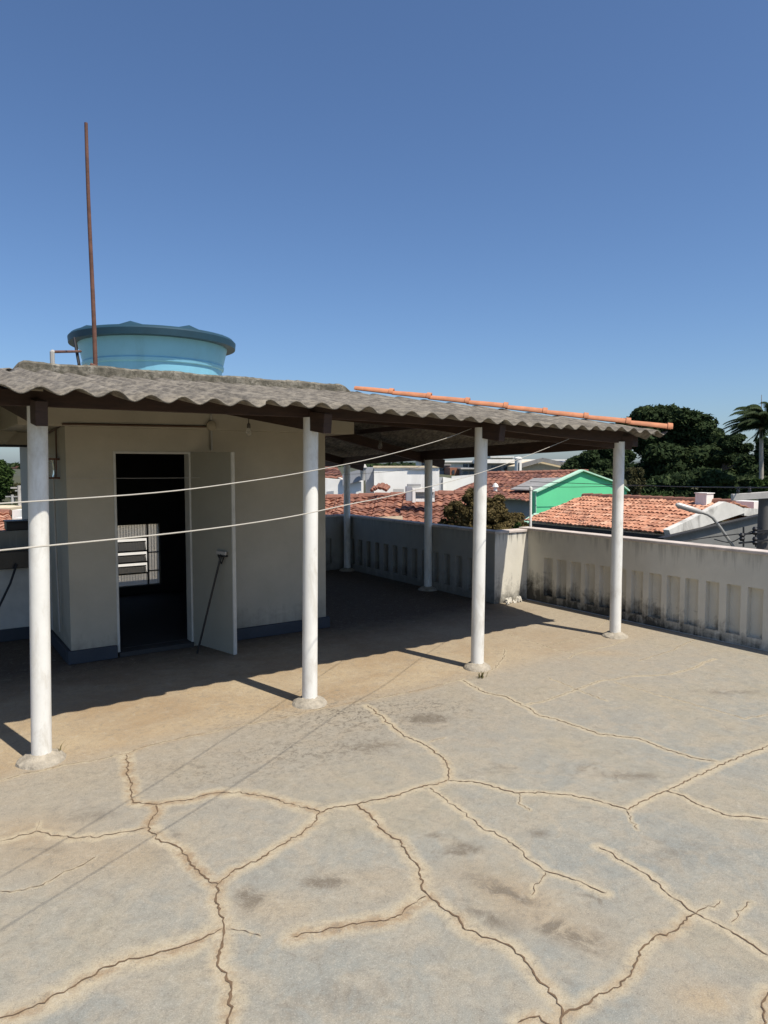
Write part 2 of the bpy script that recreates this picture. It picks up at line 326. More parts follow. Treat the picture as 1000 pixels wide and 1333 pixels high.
# ------------------------------------------------------------------ the terrace floor with its cracks
PXC = dict(  # crack lines traced on the floor (direction of sight), width in metres, halo width in metres
a1=([(165,982),(166,1000),(171,1022),(173,1044),(189,1045),(205,1046),(202,1060),(194,1071),(196,1082),(215,1095),(232,1101),(245,1117),(260,1135),(272,1146),(284,1149)],.010,.10),
a2=([(284,1149),(281,1165),(285,1185),(290,1197),(292,1210),(286,1235),(284,1255),(295,1270),(302,1282),(298,1305),(295,1340)],.012,.10),
a3=([(284,1149),(300,1135),(320,1125),(340,1116),(355,1105),(372,1096),(392,1085),(408,1070),(417,1056)],.009,.10),
a4=([(417,1056),(440,1049),(465,1046),(500,1039),(525,1031),(550,1024),(583,1015)],.010,.09),
a5=([(205,1046),(245,1040),(280,1031),(310,1030),(340,1034),(365,1042),(395,1050),(417,1056)],.006,.12),
a6=([(194,1076),(170,1081),(145,1085),(120,1089),(90,1089),(65,1085),(47,1081),(30,1086),(10,1092),(-15,1098)],.006,.08),
a6b=([(47,1081),(52,1068)],.004,.05),
a7=([(289,1207),(272,1215),(250,1226),(227,1233),(205,1239),(175,1246),(150,1255),(125,1267),(97,1282),(75,1292),(50,1305),(25,1317),(0,1324),(-20,1330)],.009,.15),
a8=([(382,1218),(415,1212),(435,1206),(465,1201),(500,1197),(525,1185),(545,1170),(555,1165)],.006,.13),
a9=([(0,1159),(30,1158),(60,1147),(90,1132),(125,1114)],.002,.04),
a10=([(0,1016),(30,1007),(80,996),(125,989),(165,981),(200,969),(240,960),(280,952),(310,944),(350,937),(390,929),(420,921),(470,912),(540,899),(575,890),(605,882)],.004,.05),
a11=([(300,1207),(320,1210),(340,1217)],.002,.03),
b1=([(478,918),(500,935),(525,957),(555,970),(575,985),(585,1002),(584,1015)],.009,.08),
b2=([(584,1015),(615,1017),(645,1025),(670,1032),(700,1031),(740,1035),(770,1040),(795,1047),(817,1054)],.009,.08),
b3=([(817,1054),(840,1042),(867,1030),(895,1017),(920,1005),(940,995),(965,985),(1010,966)],.009,.08),
b4=([(867,1030),(890,1036),(915,1050),(950,1062),(1010,1067)],.009,.08),
b5=([(817,1054),(820,1065),(830,1080)],.003,.05),
b6=([(560,1025),(590,1047),(625,1075),(655,1090),(680,1107),(700,1125),(712,1134),(740,1142),(765,1152),(790,1162)],.006,.07),
b7=([(710,1135),(697,1150),(692,1165)],.004,.06),
b8=([(465,1047),(482,1060),(492,1075),(500,1081),(522,1095),(530,1110),(545,1127),(551,1145),(550,1157),(560,1167),(585,1185),(615,1210),(645,1222),(672,1240),(695,1265),(715,1285),(725,1305),(732,1320),(731,1340)],.010,.10),
b9=([(732,1320),(755,1310),(780,1292),(805,1285),(820,1270),(830,1250),(835,1235),(855,1217),(880,1211),(895,1197),(907,1189)],.010,.08),
b10=([(780,1102),(810,1120),(840,1137),(860,1152),(872,1165),(890,1177),(907,1189),(930,1200),(960,1217),(1010,1250)],.007,.08),
b11=([(907,1189),(930,1180),(937,1172)],.005,.07),
b12=([(602,885),(630,900),(660,907),(685,920),(700,930),(740,942),(780,956),(830,961),(870,977),(900,986),(935,992)],.008,.07),
b13=([(687,917),(715,910),(750,897),(780,886),(820,880),(870,877),(900,870),(930,857)],.004,.07),
b14=([(715,882),(750,897),(790,912)],.003,.05),
b15=([(800,887),(840,899),(880,910),(925,922),(970,935),(1000,929)],.003,.05),
b16=([(675,1330),(690,1324),(702,1322),(720,1333)],.009,.09),
b17=([(1000,1290),(992,1305),(994,1320),(995,1340)],.009,.09),
b18=([(952,1200),(965,1185),(979,1174)],.001,.06),
b19=([(640,872),(650,862),(657,855),(657,845)],.005,.05),
b20=([(675,1032),(675,1045),(690,1055)],.002,.05),
c1=([(660,825),(680,832),(707,840),(728,847),(745,849)],.005,.05),
c2=([(741,857),(748,852),(772,845),(796,840),(812,833)],.004,.05),
c3=([(830,860),(870,848),(905,832)],.002,.04), c4=([(700,845),(760,828),(800,800)],.002,.04),
c5=([(560,965),(580,960)],.002,.05),
)
def jag(pts, amp):
    P = [np.array(g(*p)[:2]) for p in pts]
    out = [P[0]]
    for a, b in zip(P[:-1], P[1:]):
        d = b - a; Ln = np.hypot(*d); n = max(1, int(Ln / .016)); nrm = np.array([-d[1], d[0]]) / (Ln + 1e-9)
        w = 0.
        for k in range(1, n + 1):
            t = k / n; w = .62 * w + random.gauss(0, amp)
            out.append(a + d * t + nrm * w * (1 if k < n else 0))
    return np.array(out)
cracks = [(jag(p, .0052), w, hl) for p, w, hl in PXC.values()]; CK = list(PXC)
FX0, FX1, FY0, FY1 = -3.2, 7.27, -2.5, 12.0
gx = np.unique(np.round(np.concatenate([np.linspace(FX0, -.4, 15), np.arange(-.4, 7.27, .022), [FX1]]), 4))
gy = np.unique(np.round(np.concatenate([np.linspace(FY0, .85, 12), np.arange(.85, 7.3, .022), np.linspace(7.3, FY1, 30)]), 4))
GX, GY = np.meshgrid(gx, gy); P = np.stack([GX.ravel(), GY.ravel()], 1)
halo = np.zeros(len(P)); rust = np.zeros(len(P))
RUST = dict(a1=1., a2=.7, a3=.6, a4=.4, a5=.9, a6=.4, a7=1., a8=1.1, a10=.5, b1=.4, b8=.6, b9=.6, b16=.7, b17=.6)
for ck, (pl, w, hl) in zip(CK, cracks):
    thin = w < .0055; hl = hl * (.72 if thin else 1.)
    lo, hi = pl.min(0) - hl * 1.5, pl.max(0) + hl * 1.5
    idx = np.where((P[:, 0] > lo[0]) & (P[:, 0] < hi[0]) & (P[:, 1] > lo[1]) & (P[:, 1] < hi[1]))[0]
    if not len(idx): continue
    Q = P[idx]; best = np.full(len(idx), 9.)
    for a, b in zip(pl[:-1], pl[1:]):
        d = b - a; t = np.clip(((Q - a) @ d) / (d @ d + 1e-12), 0, 1)
        best = np.minimum(best, np.hypot(*(Q - a - t[:, None] * d).T))
    halo[idx] = np.maximum(halo[idx], np.clip(1 - best / (hl * 1.0), 0, 1) * (.90 if thin else 1.))
    rust[idx] = np.maximum(rust[idx], RUST.get(ck, .12) * np.clip(1.15 - best / .05, 0, 1))
dark = np.zeros(len(P)); spk = np.zeros(len(P)); bei = np.zeros(len(P))
def blob(px, py, rx, ry, rot, arr, amt):
    c = np.array(g(px, py)[:2]); d = P - c; r = math.radians(rot) - YAW
    u = d[:, 0] * math.cos(r) + d[:, 1] * math.sin(r); v = -d[:, 0] * math.sin(r) + d[:, 1] * math.cos(r)
    np.maximum(arr, amt * np.exp(-((u / rx) ** 2 + (v / ry) ** 2)), out=arr)
for b in ((423,1146,.10,.05,0,.95),(326,1166,.07,.09,10,.8),(602,1104,.11,.06,10,.7),(575,1088,.10,.04,-15,.5),(650,1158,.17,.06,-38,.75),(742,1215,.2,.07,-35,.7),(625,1188,.16,.06,-40,.6),
          (556,935,.16,.10,0,.95),(700,1085,.08,.06,0,.4),(780,1170,.08,.05,-20,.6),(480,970,.25,.12,0,.5),(110,1060,.2,.1,0,.35),(820,1010,.2,.08,0,.45),(760,1000,.2,.06,20,.4),(950,900,.4,.1,0,.35),
          (220,1085,.10,.05,0,.5),(60,1105,.12,.05,0,.4),(880,1110,.3,.15,0,.3),(640,1000,.2,.1,0,.35),(430,1300,.3,.1,10,.3)): blob(*b[:5], dark, b[5])
for b in ((470,930,.9,.45,10,1.),(400,975,.7,.3,15,.8),(300,1000,.8,.3,10,.6),(560,920,.4,.3,0,.9)): blob(*b[:5], spk, b[5])
for b in ((920,1302,.14,.1,0,.9),(690,1170,.3,.12,-35,.7),(720,1200,.25,.1,-35,.7),(30,1085,.35,.18,0,.7),(110,1110,.5,.2,0,.5),(530,1150,.4,.12,20,.5),(360,1180,.25,.12,0,.6),(480,1140,.3,.08,0,.5),(780,850,.3,.12,0,.6)): blob(*b[:5], bei, b[5])
j = np.array([g(*p)[:2] for p in PXC['a10'][0]]); yl = np.interp(P[:, 0], j[:, 0], j[:, 1])
strip = np.clip((P[:, 1] - yl + .10) / .3, 0, 1) * np.clip(1.15 - np.clip(P[:, 0] - 3.2, 0, 9) / 4.2, 0, 1)
bei = np.maximum(bei, strip * .95)
nx, ny = len(gx), len(gy)
zz = .004 * np.sin(P[:, 0] * 1.3) * np.cos(P[:, 1] * 1.1) - .004
ii = np.arange((nx - 1) * (ny - 1)); r_, c_ = ii // (nx - 1), ii % (nx - 1); a0 = r_ * nx + c_
quads = np.stack([a0, a0 + 1, a0 + 1 + nx, a0 + nx], 1)
V = [np.column_stack([P, zz])]; Fq = [quads]; MI = [np.zeros(len(quads), int)]; nv = len(P)
for pl, w, hl in cracks:                 # the open crack itself: a thin jagged ribbon of dark earth, part of the floor
    n = len(pl); t = np.gradient(pl, axis=0); t /= np.linalg.norm(t, axis=1)[:, None] + 1e-9; nr = np.column_stack([-t[:, 1], t[:, 0]])
    ww = max(w, .004) * .42 * rng.uniform(.35, 1.25, n); ww[0] *= .4; ww[-1] *= .4
    off = rng.normal(0, w * .16, n)[:, None]
    l = pl + nr * (ww[:, None] + off); r = pl - nr * (ww[:, None] - off)
    z = (.004 * np.sin(pl[:, 0] * 1.3) * np.cos(pl[:, 1] * 1.1))[:, None] - .0008
    V += [np.hstack([l, z]), np.hstack([r, z])]
    k = np.arange(n - 1); Fq.append(np.stack([nv + k, nv + n + k, nv + n + k + 1, nv + k + 1], 1)); MI.append(np.ones(n - 1, int)); nv += 2 * n
bx = np.array([(x, y, z) for z in (-3.6, -.03) for x, y in ((FX0, FY0), (7.40, FY0), (7.40, FY1), (FX0, FY1))])
V.append(bx); Fq.append(np.array([(0, 1, 5, 4), (1, 2, 6, 5), (2, 3, 7, 6), (3, 0, 4, 7), (4, 5, 6, 7)]) + nv); MI.append(np.full(5, 2)); nv += 8
V = np.vstack(V); Fq = np.vstack(Fq); MI = np.concatenate(MI)
me = bpy.data.meshes.new('terrace_floor')
me.vertices.add(len(V)); me.vertices.foreach_set('co', V.ravel()); me.loops.add(Fq.size); me.loops.foreach_set('vertex_index', Fq.ravel().astype(np.int32))
me.polygons.add(len(Fq)); me.polygons.foreach_set('loop_start', np.arange(0, Fq.size, 4, dtype=np.int32)); me.polygons.foreach_set('loop_total', np.full(len(Fq), 4, dtype=np.int32))
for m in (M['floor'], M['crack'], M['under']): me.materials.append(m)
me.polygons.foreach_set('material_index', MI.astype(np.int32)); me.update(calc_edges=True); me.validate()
at_ = me.attributes.new('marks', 'FLOAT_COLOR', 'POINT'); mk = np.zeros((len(V), 4)); mk[:len(P)] = np.column_stack([halo, dark, bei, spk])
at_.data.foreach_set('color', mk.ravel())
ar_ = me.attributes.new('rust', 'FLOAT', 'POINT'); ar_.data.foreach_set('value', np.concatenate([rust, np.zeros(len(V) - len(P))]).astype(np.float32))
tag(link('terrace_floor', me), kind='structure')

# ------------------------------------------------------------------ ground, street, hills
def gz(x, y):
    d = math.hypot(x, y); t = min(1, max(0, (d - 34) / 26)); t = t * t * (3 - 2 * t); return -3.6 + 4.7 * t
mb = MB(); rings = [0, 8, 16, 24, 34, 38, 42, 46, 50, 54, 60, 80, 120, 250, 600, 1500, 4000]; nseg = 72
for r in rings:
    for k in range(nseg):
        a = 2 * math.pi * k / nseg; mb.v.append((r * math.cos(a), r * math.sin(a), gz(r, 0)))
for i in range(len(rings) - 1):
    for k in range(nseg): mb.f.append((i * nseg + k, (i + 1) * nseg + k, (i + 1) * nseg + (k + 1) % nseg, i * nseg + (k + 1) % nseg)); mb.mi.append(0)
tag(mb.build('ground', M['ground'], smooth=False), kind='structure')
mb = MB(); mb.box(8.6, 15.0, -60, 34, -3.7, -3.592); tag(mb.build('street', M['asphalt']), kind='structure')
mb = MB(); nh = 140
for k in range(nh):
    a = 2 * math.pi * k / nh; h = 9 + 5 * math.sin(3 * a + .5) + 4 * math.sin(7 * a) + 2 * math.sin(23 * a)
    for r, z in ((1300, 0.), (1500, max(2, h)), (2100, 0.)): mb.v.append((r * math.cos(a), r * math.sin(a), z))
for k in range(nh):
    for q in range(2): mb.f.append((k * 3 + q, k * 3 + q + 1, (k * 3 + q + 4) % (3 * nh), (k * 3 + q + 3) % (3 * nh))); mb.mi.append(0)
tag(mb.build('hills', M['hills'], smooth=True), kind='structure')

# ------------------------------------------------------------------ parapets with blind slots
def slotted(mb, org, du, dn, length, niches, z0, z1, zt, thick, depth=.06):
    """wall face at org going along du (unit), facing dn; niches = list of (u0,u1)"""
    org, du, dn = Vector(org), Vector(du), Vector(dn)
    def pt(u, n, z): p = org + du * u + dn * n; return (p.x, p.y, z)
    def q(a, b, n, za, zb): mb.add([pt(a, n, za), pt(b, n, za), pt(b, n, zb), pt(a, n, zb)], [(0, 1, 2, 3)])
    us = [0.] + [u for n in niches for u in n] + [length]
    for i in range(len(us) - 1):
        a, b = us[i], us[i + 1]
        if i % 2 == 0: q(a, b, 0, 0, zt)
        else:
            q(a, b, 0, 0, z0); q(a, b, 0, z1, zt); q(a, b, -depth, z0, z1)
            for u in (a, b): mb.add([pt(u, 0, z0), pt(u, -depth, z0), pt(u, -depth, z1), pt(u, 0, z1)], [(0, 1, 2, 3)])
            for z in (z0, z1): mb.add([pt(a, 0, z), pt(b, 0, z), pt(b, -depth, z), pt(a, -depth, z)], [(0, 1, 2, 3)])
    q(0, length, -thick, 0, zt)
    for u in (0, length): mb.add([pt(u, 0, 0), pt(u, -thick, 0), pt(u, -thick, zt), pt(u, 0, zt)], [(0, 1, 2, 3)])
    mb.add([pt(0, 0, zt), pt(length, 0, zt), pt(length, -thick, zt), pt(0, -thick, zt)], [(0, 1, 2, 3)])
t = thing('parapet_wall', 'long white parapet with black mould and blind slots, running to the right edge', 'parapet', (7.27, 3, 0))
mb = MB(); ns = [(7.2 - y - .165, 7.2 - y) for y in []]
ns = [(.32 + .24 * k + random.uniform(-.008, .008), .32 + .24 * k + .165 + random.uniform(-.008, .008)) for k in range(38)]
slotted(mb, (7.27, 7.2, 0), (0, -1, 0), (-1, 0, 0), 9.7, ns, .10, .63, .985, .14, .075)
mb.build('wall_face', M['parapet'], t)
mb = MB(); mb.box(7.25, 7.435, -2.5, 7.36, .985, 1.02); mb.build('coping', M['coping'], t, bevel=.008)
t = thing('parapet_wall', 'grey slotted parapet in the shade under the canopy, with a sunlit mouldy end', 'parapet', (6.65, 9, 0))
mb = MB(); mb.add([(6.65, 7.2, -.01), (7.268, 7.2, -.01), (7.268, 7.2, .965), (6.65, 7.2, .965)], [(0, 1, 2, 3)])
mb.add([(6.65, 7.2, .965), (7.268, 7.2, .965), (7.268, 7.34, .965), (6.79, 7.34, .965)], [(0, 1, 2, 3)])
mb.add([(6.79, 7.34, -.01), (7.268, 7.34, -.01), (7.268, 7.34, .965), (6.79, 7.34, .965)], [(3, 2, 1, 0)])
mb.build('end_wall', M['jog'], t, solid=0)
mb = MB(); ns = [(.42 + .272 * k, .42 + .272 * k + .15) for k in range(13)]
slotted(mb, (6.65, 7.202, 0), (0, 1, 0), (-1, 0, 0), 4.0, ns, .12, .58, .965, .14, .075)
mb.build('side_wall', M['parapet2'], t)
mb = MB(); ns = [(.3 + .272 * k, .3 + .272 * k + .15) for k in range(7)]
slotted(mb, (6.648, 11.2, 0), (-1, 0, 0), (0, -1, 0), 2.5, ns, .12, .58, .965, .14, .05)
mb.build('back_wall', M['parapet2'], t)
mb = MB(); mb.box(6.63, 7.245, 7.18, 7.36, .965, 1.0); mb.box(6.63, 6.81, 7.36, 11.36, .965, 1.0); mb.box(4.1, 6.63, 11.18, 11.36, .965, 1.0)
mb.build('coping', M['coping'], t, bevel=.006)

# ------------------------------------------------------------------ columns
COLS = [(.65, 4.95, 2.27), (2.61, 4.97, 2.275), (4.39, 4.98, 2.25), (6.49, 5.06, 2.16)]
BACK = [(6.585, 8.62, 2.02), (6.56, 11.0, 1.93)]
def column(x, y, top, label, lean=0.):
    t = thing('roof_column', label, 'column', (x, y, 0), 'round white columns holding the canopy')
    mb = MB(); mb.lathe([(.0615, .02), (.0605, .6), (.0595, top)], (x, y, 0), 28); mb.v = [(px + lean * pz / top, py, pz) for px, py, pz in mb.v]; mb.build('shaft', M['colpaint'], t, smooth=True)
    mb = MB(); sx = random.uniform(.9, 1.15)
    mb.lathe([(.138 * sx, -.012), (.130 * sx, .012), (.108 * sx, .028), (.082, .042), (.062, .052)], (x, y, 0), 22, .035); mb.build('base_collar', M['collar'], t, smooth=True)
    return t
for (x, y, tp), ln, lb in zip(COLS, (.040, .027, .027, 0.), ('white round column nearest the camera, in front of the service counter', 'white round column standing just right of the open metal door',
                                 'white round column in front of the brownish bush, third along the eave', 'white round column under the outer roof corner, in front of the orange roof')):
    column(x, y, tp, lb, ln)
for (x, y, tp), lb in zip(BACK, ('shaded white column against the grey slotted parapet, nearer of the back pair', 'shaded white column at the far back corner of the canopy')):
    column(x, y, tp, lb)

# ------------------------------------------------------------------ canopy roof
EY = lambda X: 4.46 + .036 * X
def EZ(X): return float(np.interp(X, [-2.2, .6, 2.6, 4.4, 5., 6.1, 6.9], [2.30, 2.30, 2.31, 2.264, 2.248, 2.25, 2.222])) + .026
HX0, HY0, HZ0 = 4.42, 7.2, 2.745      # hip foot at the slab corner
CXR = 6.84; CYR = EY(CXR)             # outer corner of the eave
LXH, LXE = .88, -1.75
canopy = thing('canopy_roof', 'grey corrugated lean-to roof with orange hip tiles wrapping around the stair house', 'canopy', (3.5, 5, 2.2))
PIT = .207
def front_z(X, Y):
    ye = EY(X); return EZ(X) + (Y - ye) / (7.2 - ye) * (2.745 - EZ(X))
xs = np.arange(LXE, CXR + .001, PIT / 12)
soff = {}
def sheet_off(i): 
    if i not in soff: soff[i] = (random.uniform(-.03, .016), random.uniform(-.009, .009))
    return soff[i]
mb = MB(); NV = 12; rows = []
for X in xs:
    if X > HX0: yt = HY0 + (CYR - HY0) * (X - HX0) / (CXR - HX0)
    elif X < LXH: yt = HY0 + (EY(LXE) - HY0) * (LXH - X) / (LXH - LXE)
    else: yt = HY0
    si = math.floor((X - .19) / (PIT * 4.5)); dy, dz = sheet_off(si)
    ye = min(EY(X) + dy * min(1., (yt - EY(X)) * 4), yt - .001)
    ph = 2 * math.pi * (X - .542) / PIT
    w = -.022 * math.cos(ph)
    col = []
    for k in range(NV):
        v = k / (NV - 1); Y = ye + (yt - ye) * v
        lap = .008 if Y < 5.9 else 0.
        col.append((X, Y, front_z(X, Y) + w + dz - lap))
    rows += col
mb.v = rows; n = len(xs)
for i in range(n - 1):
    for k in range(NV - 1): mb.f.append((i * NV + k, (i + 1) * NV + k, (i + 1) * NV + k + 1, i * NV + k + 1)); mb.mi.append(0)
o = mb.build('roofing_sheet', M['sheet'], canopy, solid=.009); o.data.polygons.foreach_set('use_smooth', [True] * len(o.data.polygons))
# right slope: waves run along Y, eave on the right
def RX(Y): return CXR + min(1, (Y - CYR) / 1.2) * .22
def RZ(Y): return float(np.interp(Y, [4.7, 5.8, 6.8, 8.5, 11.7, 12.2], [2.235, 2.165, 2.12, 2.06, 1.985, 1.975]))
mb = MB(); ys = np.arange(CYR, 12.1, PIT / 10); rows = []
for Y in ys:
    if Y < HY0: xi = HX0 + (CXR - HX0) * (Y - HY0) / (CYR - HY0)
    else: xi = HX0
    xe = max(RX(Y), xi + .001); w = .023 * math.cos(2 * math.pi * (Y - CYR) / PIT)
    for k in range(NV):
        v = k / (NV - 1); X = xi + (xe - xi) * v
        zi = 2.745 + (RZ(Y) - 2.745) * (X - HX0) / (RX(Y) - HX0)
        rows.append((X, Y, zi + w + .0))
mb.v = rows; n = len(ys)
for i in range(n - 1):
    for k in range(NV - 1): mb.f.append((i * NV + k, i * NV + k + 1, (i + 1) * NV + k + 1, (i + 1) * NV + k)); mb.mi.append(0)
o = mb.build('roofing_sheet', M['sheet'], canopy, solid=.009); o.data.polygons.foreach_set('use_smooth', [True] * len(o.data.polygons))
# left slope (mostly out of view)
mb = MB(); ys = np.arange(EY(LXE), 8.9, PIT / 8); rows = []
for Y in ys:
    xi = LXH - (LXH - LXE) * (HY0 - Y) / (HY0 - EY(LXE)) if Y < HY0 else LXH
    w = .023 * math.cos(2 * math.pi * (Y - 4.4) / PIT)
    for k in range(6):
        X = xi + (LXE - .001 - xi) * k / 5; rows.append((X, Y, 2.745 + (2.33 - 2.745) * (LXH - X) / (LXH - LXE) + w))
mb.v = rows; n = len(ys)
for i in range(n - 1):
    for k in range(5): mb.f.append((i * 6 + k, i * 6 + k + 1, (i + 1) * 6 + k + 1, (i + 1) * 6 + k)); mb.mi.append(0)
o = mb.build('roofing_sheet', M['sheet'], canopy, solid=.009); o.data.polygons.foreach_set('use_smooth', [True] * len(o.data.polygons))
# hip tiles: half-round clay caps, each with a collar at its lower end
def hip_tile(p, q, first=False):
    p, q = Vector(p), Vector(q); d = (q - p).normalized(); r = d.cross(Vector((0, 0, 1))).normalized(); u = r.cross(d); Ln = (q - p).length
    mb = MB(); n = 12; prof = [(0, .068), (.05, .068), (.055, .055), (Ln * .6, .052), (Ln + .03, .045)]
    for s_, rad in prof:
        for k in range(n + 1):
            a = math.pi * k / n; mb.v.append(p + d * s_ + r * math.cos(a) * rad + u * (math.sin(a) * rad * .95 - .01))
    for i in range(len(prof) - 1):
        for k in range(n): mb.f.append((i * (n + 1) + k, (i + 1) * (n + 1) + k, (i + 1) * (n + 1) + k + 1, i * (n + 1) + k + 1)); mb.mi.append(0)
    o = mb.build('hip_tile', M['ridge'], canopy, solid=.014); return o
lo = Vector((CXR + .03, CYR - .04, EZ(CXR) + .045)); hi = Vector((HX0 + .02, HY0, 2.80)); NT = 8
for k in range(NT):
    a = lo.lerp(hi, k / NT); b = lo.lerp(hi, (k + 1) / NT)
    j1 = Vector((random.uniform(-.008, .008), random.uniform(-.008, .008), .006 + random.uniform(-.004, .004))); hip_tile(a + j1, b)
lo = Vector((LXE, EY(LXE), 2.37)); hi = Vector((LXH - .06, HY0 - .02, 2.80))
for k in range(7): hip_tile(lo.lerp(hi, k / 8), lo.lerp(hi, (k + 1) / 8))
# timber
bb = [(-1.6, 4.95, 2.27), (.65, 4.95, 2.27), (2.61, 4.97, 2.275), (4.39, 4.98, 2.25), (5.5, 5.02, 2.185), (6.49, 5.06, 2.145), (6.80, 5.08, 2.11)]
mb = MB(); w = .032; vs = []
for x, y, z in bb:
    zt = front_z(x, y) - .034
    if x > 6.6: zt = min(zt, 2.21)
    vs += [(x, y - w, z), (x, y + w, z), (x, y + w, zt), (x, y - w, zt)]
fs = [(0, 1, 2, 3), tuple(len(vs) - 4 + i for i in (3, 2, 1, 0))]
for i in range(len(bb) - 1):
    for k in range(4): fs.append((i * 4 + k, i * 4 + (k + 1) % 4, i * 4 + 4 + (k + 1) % 4, i * 4 + 4 + k))
mb.add(vs, fs); mb.build('eave_beam', M['wood'], canopy)
mb = MB(); mb.bar((6.52, 5.12, 2.16), (6.52, 12.0, 1.945), .065, .14); mb.build('eave_beam', M['wood'], canopy)
for x, y, z in COLS[:3]:
    mb = MB(); yb = 7.24; sl = (2.745 - EZ(x)) / (7.2 - EY(x))
    x += .028; mb.bar((x, 4.70, z - .06), (x, yb, z - .06 + sl * (yb - 4.70) * .85), .07, .15); mb.build('rafter', M['wood'], canopy, bevel=.004)
mb = MB(); mb.bar((6.60, 4.98, 2.14), (4.06, 7.22, 2.50), .07, .14); mb.build('rafter', M['wood'], canopy)
for y in (8.72, 11.08):
    z0 = RZ(y) - .10; mb = MB(); mb.bar((6.95, y, z0 - .03), (4.05, y, 2.56), .065, .13); mb.build('rafter', M['wood'], canopy)
mb = MB(); mb.bar((.9, 6.1, 2.50), (5.2, 6.1, 2.485), .06, .06); mb.build('purlin', M['wood'], canopy)
mb = MB(); mb.bar((5.4, 6.3, 2.41), (5.4, 12., 2.34), .06, .06); mb.build('purlin', M['wood'], canopy)

# ------------------------------------------------------------------ stair house
WX0, WX1, WY, WB = 1.24, 4.03, 7.25, 10.4
house = thing('stair_house', 'cream rooftop stair house with a dark doorway and mossy flat roof', 'stair house', (2.6, 8.8, 0))
DX0, DX1, DZ = 1.67, 2.44, 2.04
T_ = .14
mb = MB(); mb.box(WX0, DX0, WY, WY + T_, 0, 2.27); mb.box(DX1, WX1, WY, WY + T_, 0, 2.27); mb.box(DX0, DX1, WY, WY + T_, DZ, 2.27)
mb.build('front_wall', M['cream'], house)
mb = MB(); mb.box(WX0, WX0 + T_, WY + T_ + .002, WB, 0, 2.27); mb.build('side_wall', M['cream'], house)
mb = MB(); mb.box(WX1 - T_, WX1, WY + T_ + .002, WB, 0, 2.27); mb.build('side_wall', M['cream'], house)
mb = MB(); wz0, wz1, wx0, wx1 = .17, 1.06, 2.0, 3.02
mb.box(WX0, wx0, WB, WB + T_, -.5, 2.27); mb.box(wx1, WX1, WB, WB + T_, -.5, 2.27); mb.box(wx0, wx1, WB, WB + T_, wz1, 2.27); mb.box(wx0, wx1, WB, WB + T_, -.5, wz0)
mb.build('back_wall', M['cream'], house)
mb = MB()       # near-black inner sheets added for the darkness of the unlit stairwell
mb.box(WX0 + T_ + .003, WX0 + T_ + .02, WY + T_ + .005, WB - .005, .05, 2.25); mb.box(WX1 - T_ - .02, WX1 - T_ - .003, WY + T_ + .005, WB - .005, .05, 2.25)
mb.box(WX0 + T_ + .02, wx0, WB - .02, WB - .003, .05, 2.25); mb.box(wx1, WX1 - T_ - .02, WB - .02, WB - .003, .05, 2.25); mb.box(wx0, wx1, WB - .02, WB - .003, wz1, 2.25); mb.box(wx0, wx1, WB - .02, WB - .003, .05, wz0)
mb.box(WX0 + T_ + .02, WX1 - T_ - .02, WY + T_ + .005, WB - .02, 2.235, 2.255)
mb.build('stairwell_dark', M['room'], house)
mb = MB(); mb.box(WX0 + T_, WX1 - T_, WY + T_, WB, -.05, .05); mb.box(DX0 + .01, DX1 - .01, WY - .03, WY + T_, 0, .045); mb.build('threshold', M['room'], house)  # inner floor and sill share the near-black that stands for interior darkness
SX0, SX1 = .84, 4.42
mb = MB(); mb.box(SX0, SX1, WY - .015, WB + .45, 2.272, 2.62); mb.build('roof_slab', M['cream'], house, bevel=.008)
# mossy upstand round the roof edge with a worn irregular top
mb = MB(); us = np.linspace(SX0 - .06, SX1 + .02, 90); vs = []
for i, u in enumerate(us):
    e = min(1, (u - us[0]) / .10, (us[-1] - u) / .22); tz = 2.62 + .225 * (max(0, e) ** .5) + .006 * math.sin(u * 9) + random.uniform(-.004, .004)
    if e <= 0: tz = 2.66
    vs += [(u, WY - .07, 2.60), (u, WY - .075, tz - .02), (u, WY - .05, tz), (u, WY + .10, tz), (u, WY + .13, 2.60)]
fs = [(0, 1, 2, 3, 4), tuple(len(vs) - 5 + i for i in (4, 3, 2, 1, 0))]
for i in range(len(us) - 1):
    for k in range(5): fs.append((i * 5 + k, i * 5 + 5 + k, i * 5 + 5 + (k + 1) % 5, i * 5 + (k + 1) % 5))
mb.add(vs, fs); mb.build('roof_edge', M['moss'], house)
mb = MB(); mb.box(SX1 - .12, SX1, WY + .14, WB + .45, 2.622, 2.80); mb.build('roof_edge', M['moss'], house)
mb = MB(); mb.box(WX0 - .035, DX0 - .012, WY - .045, WY - .002, 0, .125); mb.box(DX1 + .3, WX1 + .03, WY - .045, WY - .002, 0, .125); mb.box(WX0 - .04, WX0 - .002, WY, WB, 0, .125); mb.box(WX1 + .002, WX1 + .04, WY, WB, 0, .125)
mb.build('skirting', M['skirt'], house, bevel=.005)
mb = MB(); mb.box(DX0 - .002, DX0 + .022, WY - .006, WY + T_ + .004, .046, DZ); mb.box(DX1 - .022, DX1 + .002, WY - .006, WY + T_ + .004, .046, DZ); mb.box(DX0 + .022, DX1 - .022, WY - .006, WY + T_ + .004, DZ - .022, DZ)
mb.build('door_frame', M['doorframe'], house, bevel=.003)
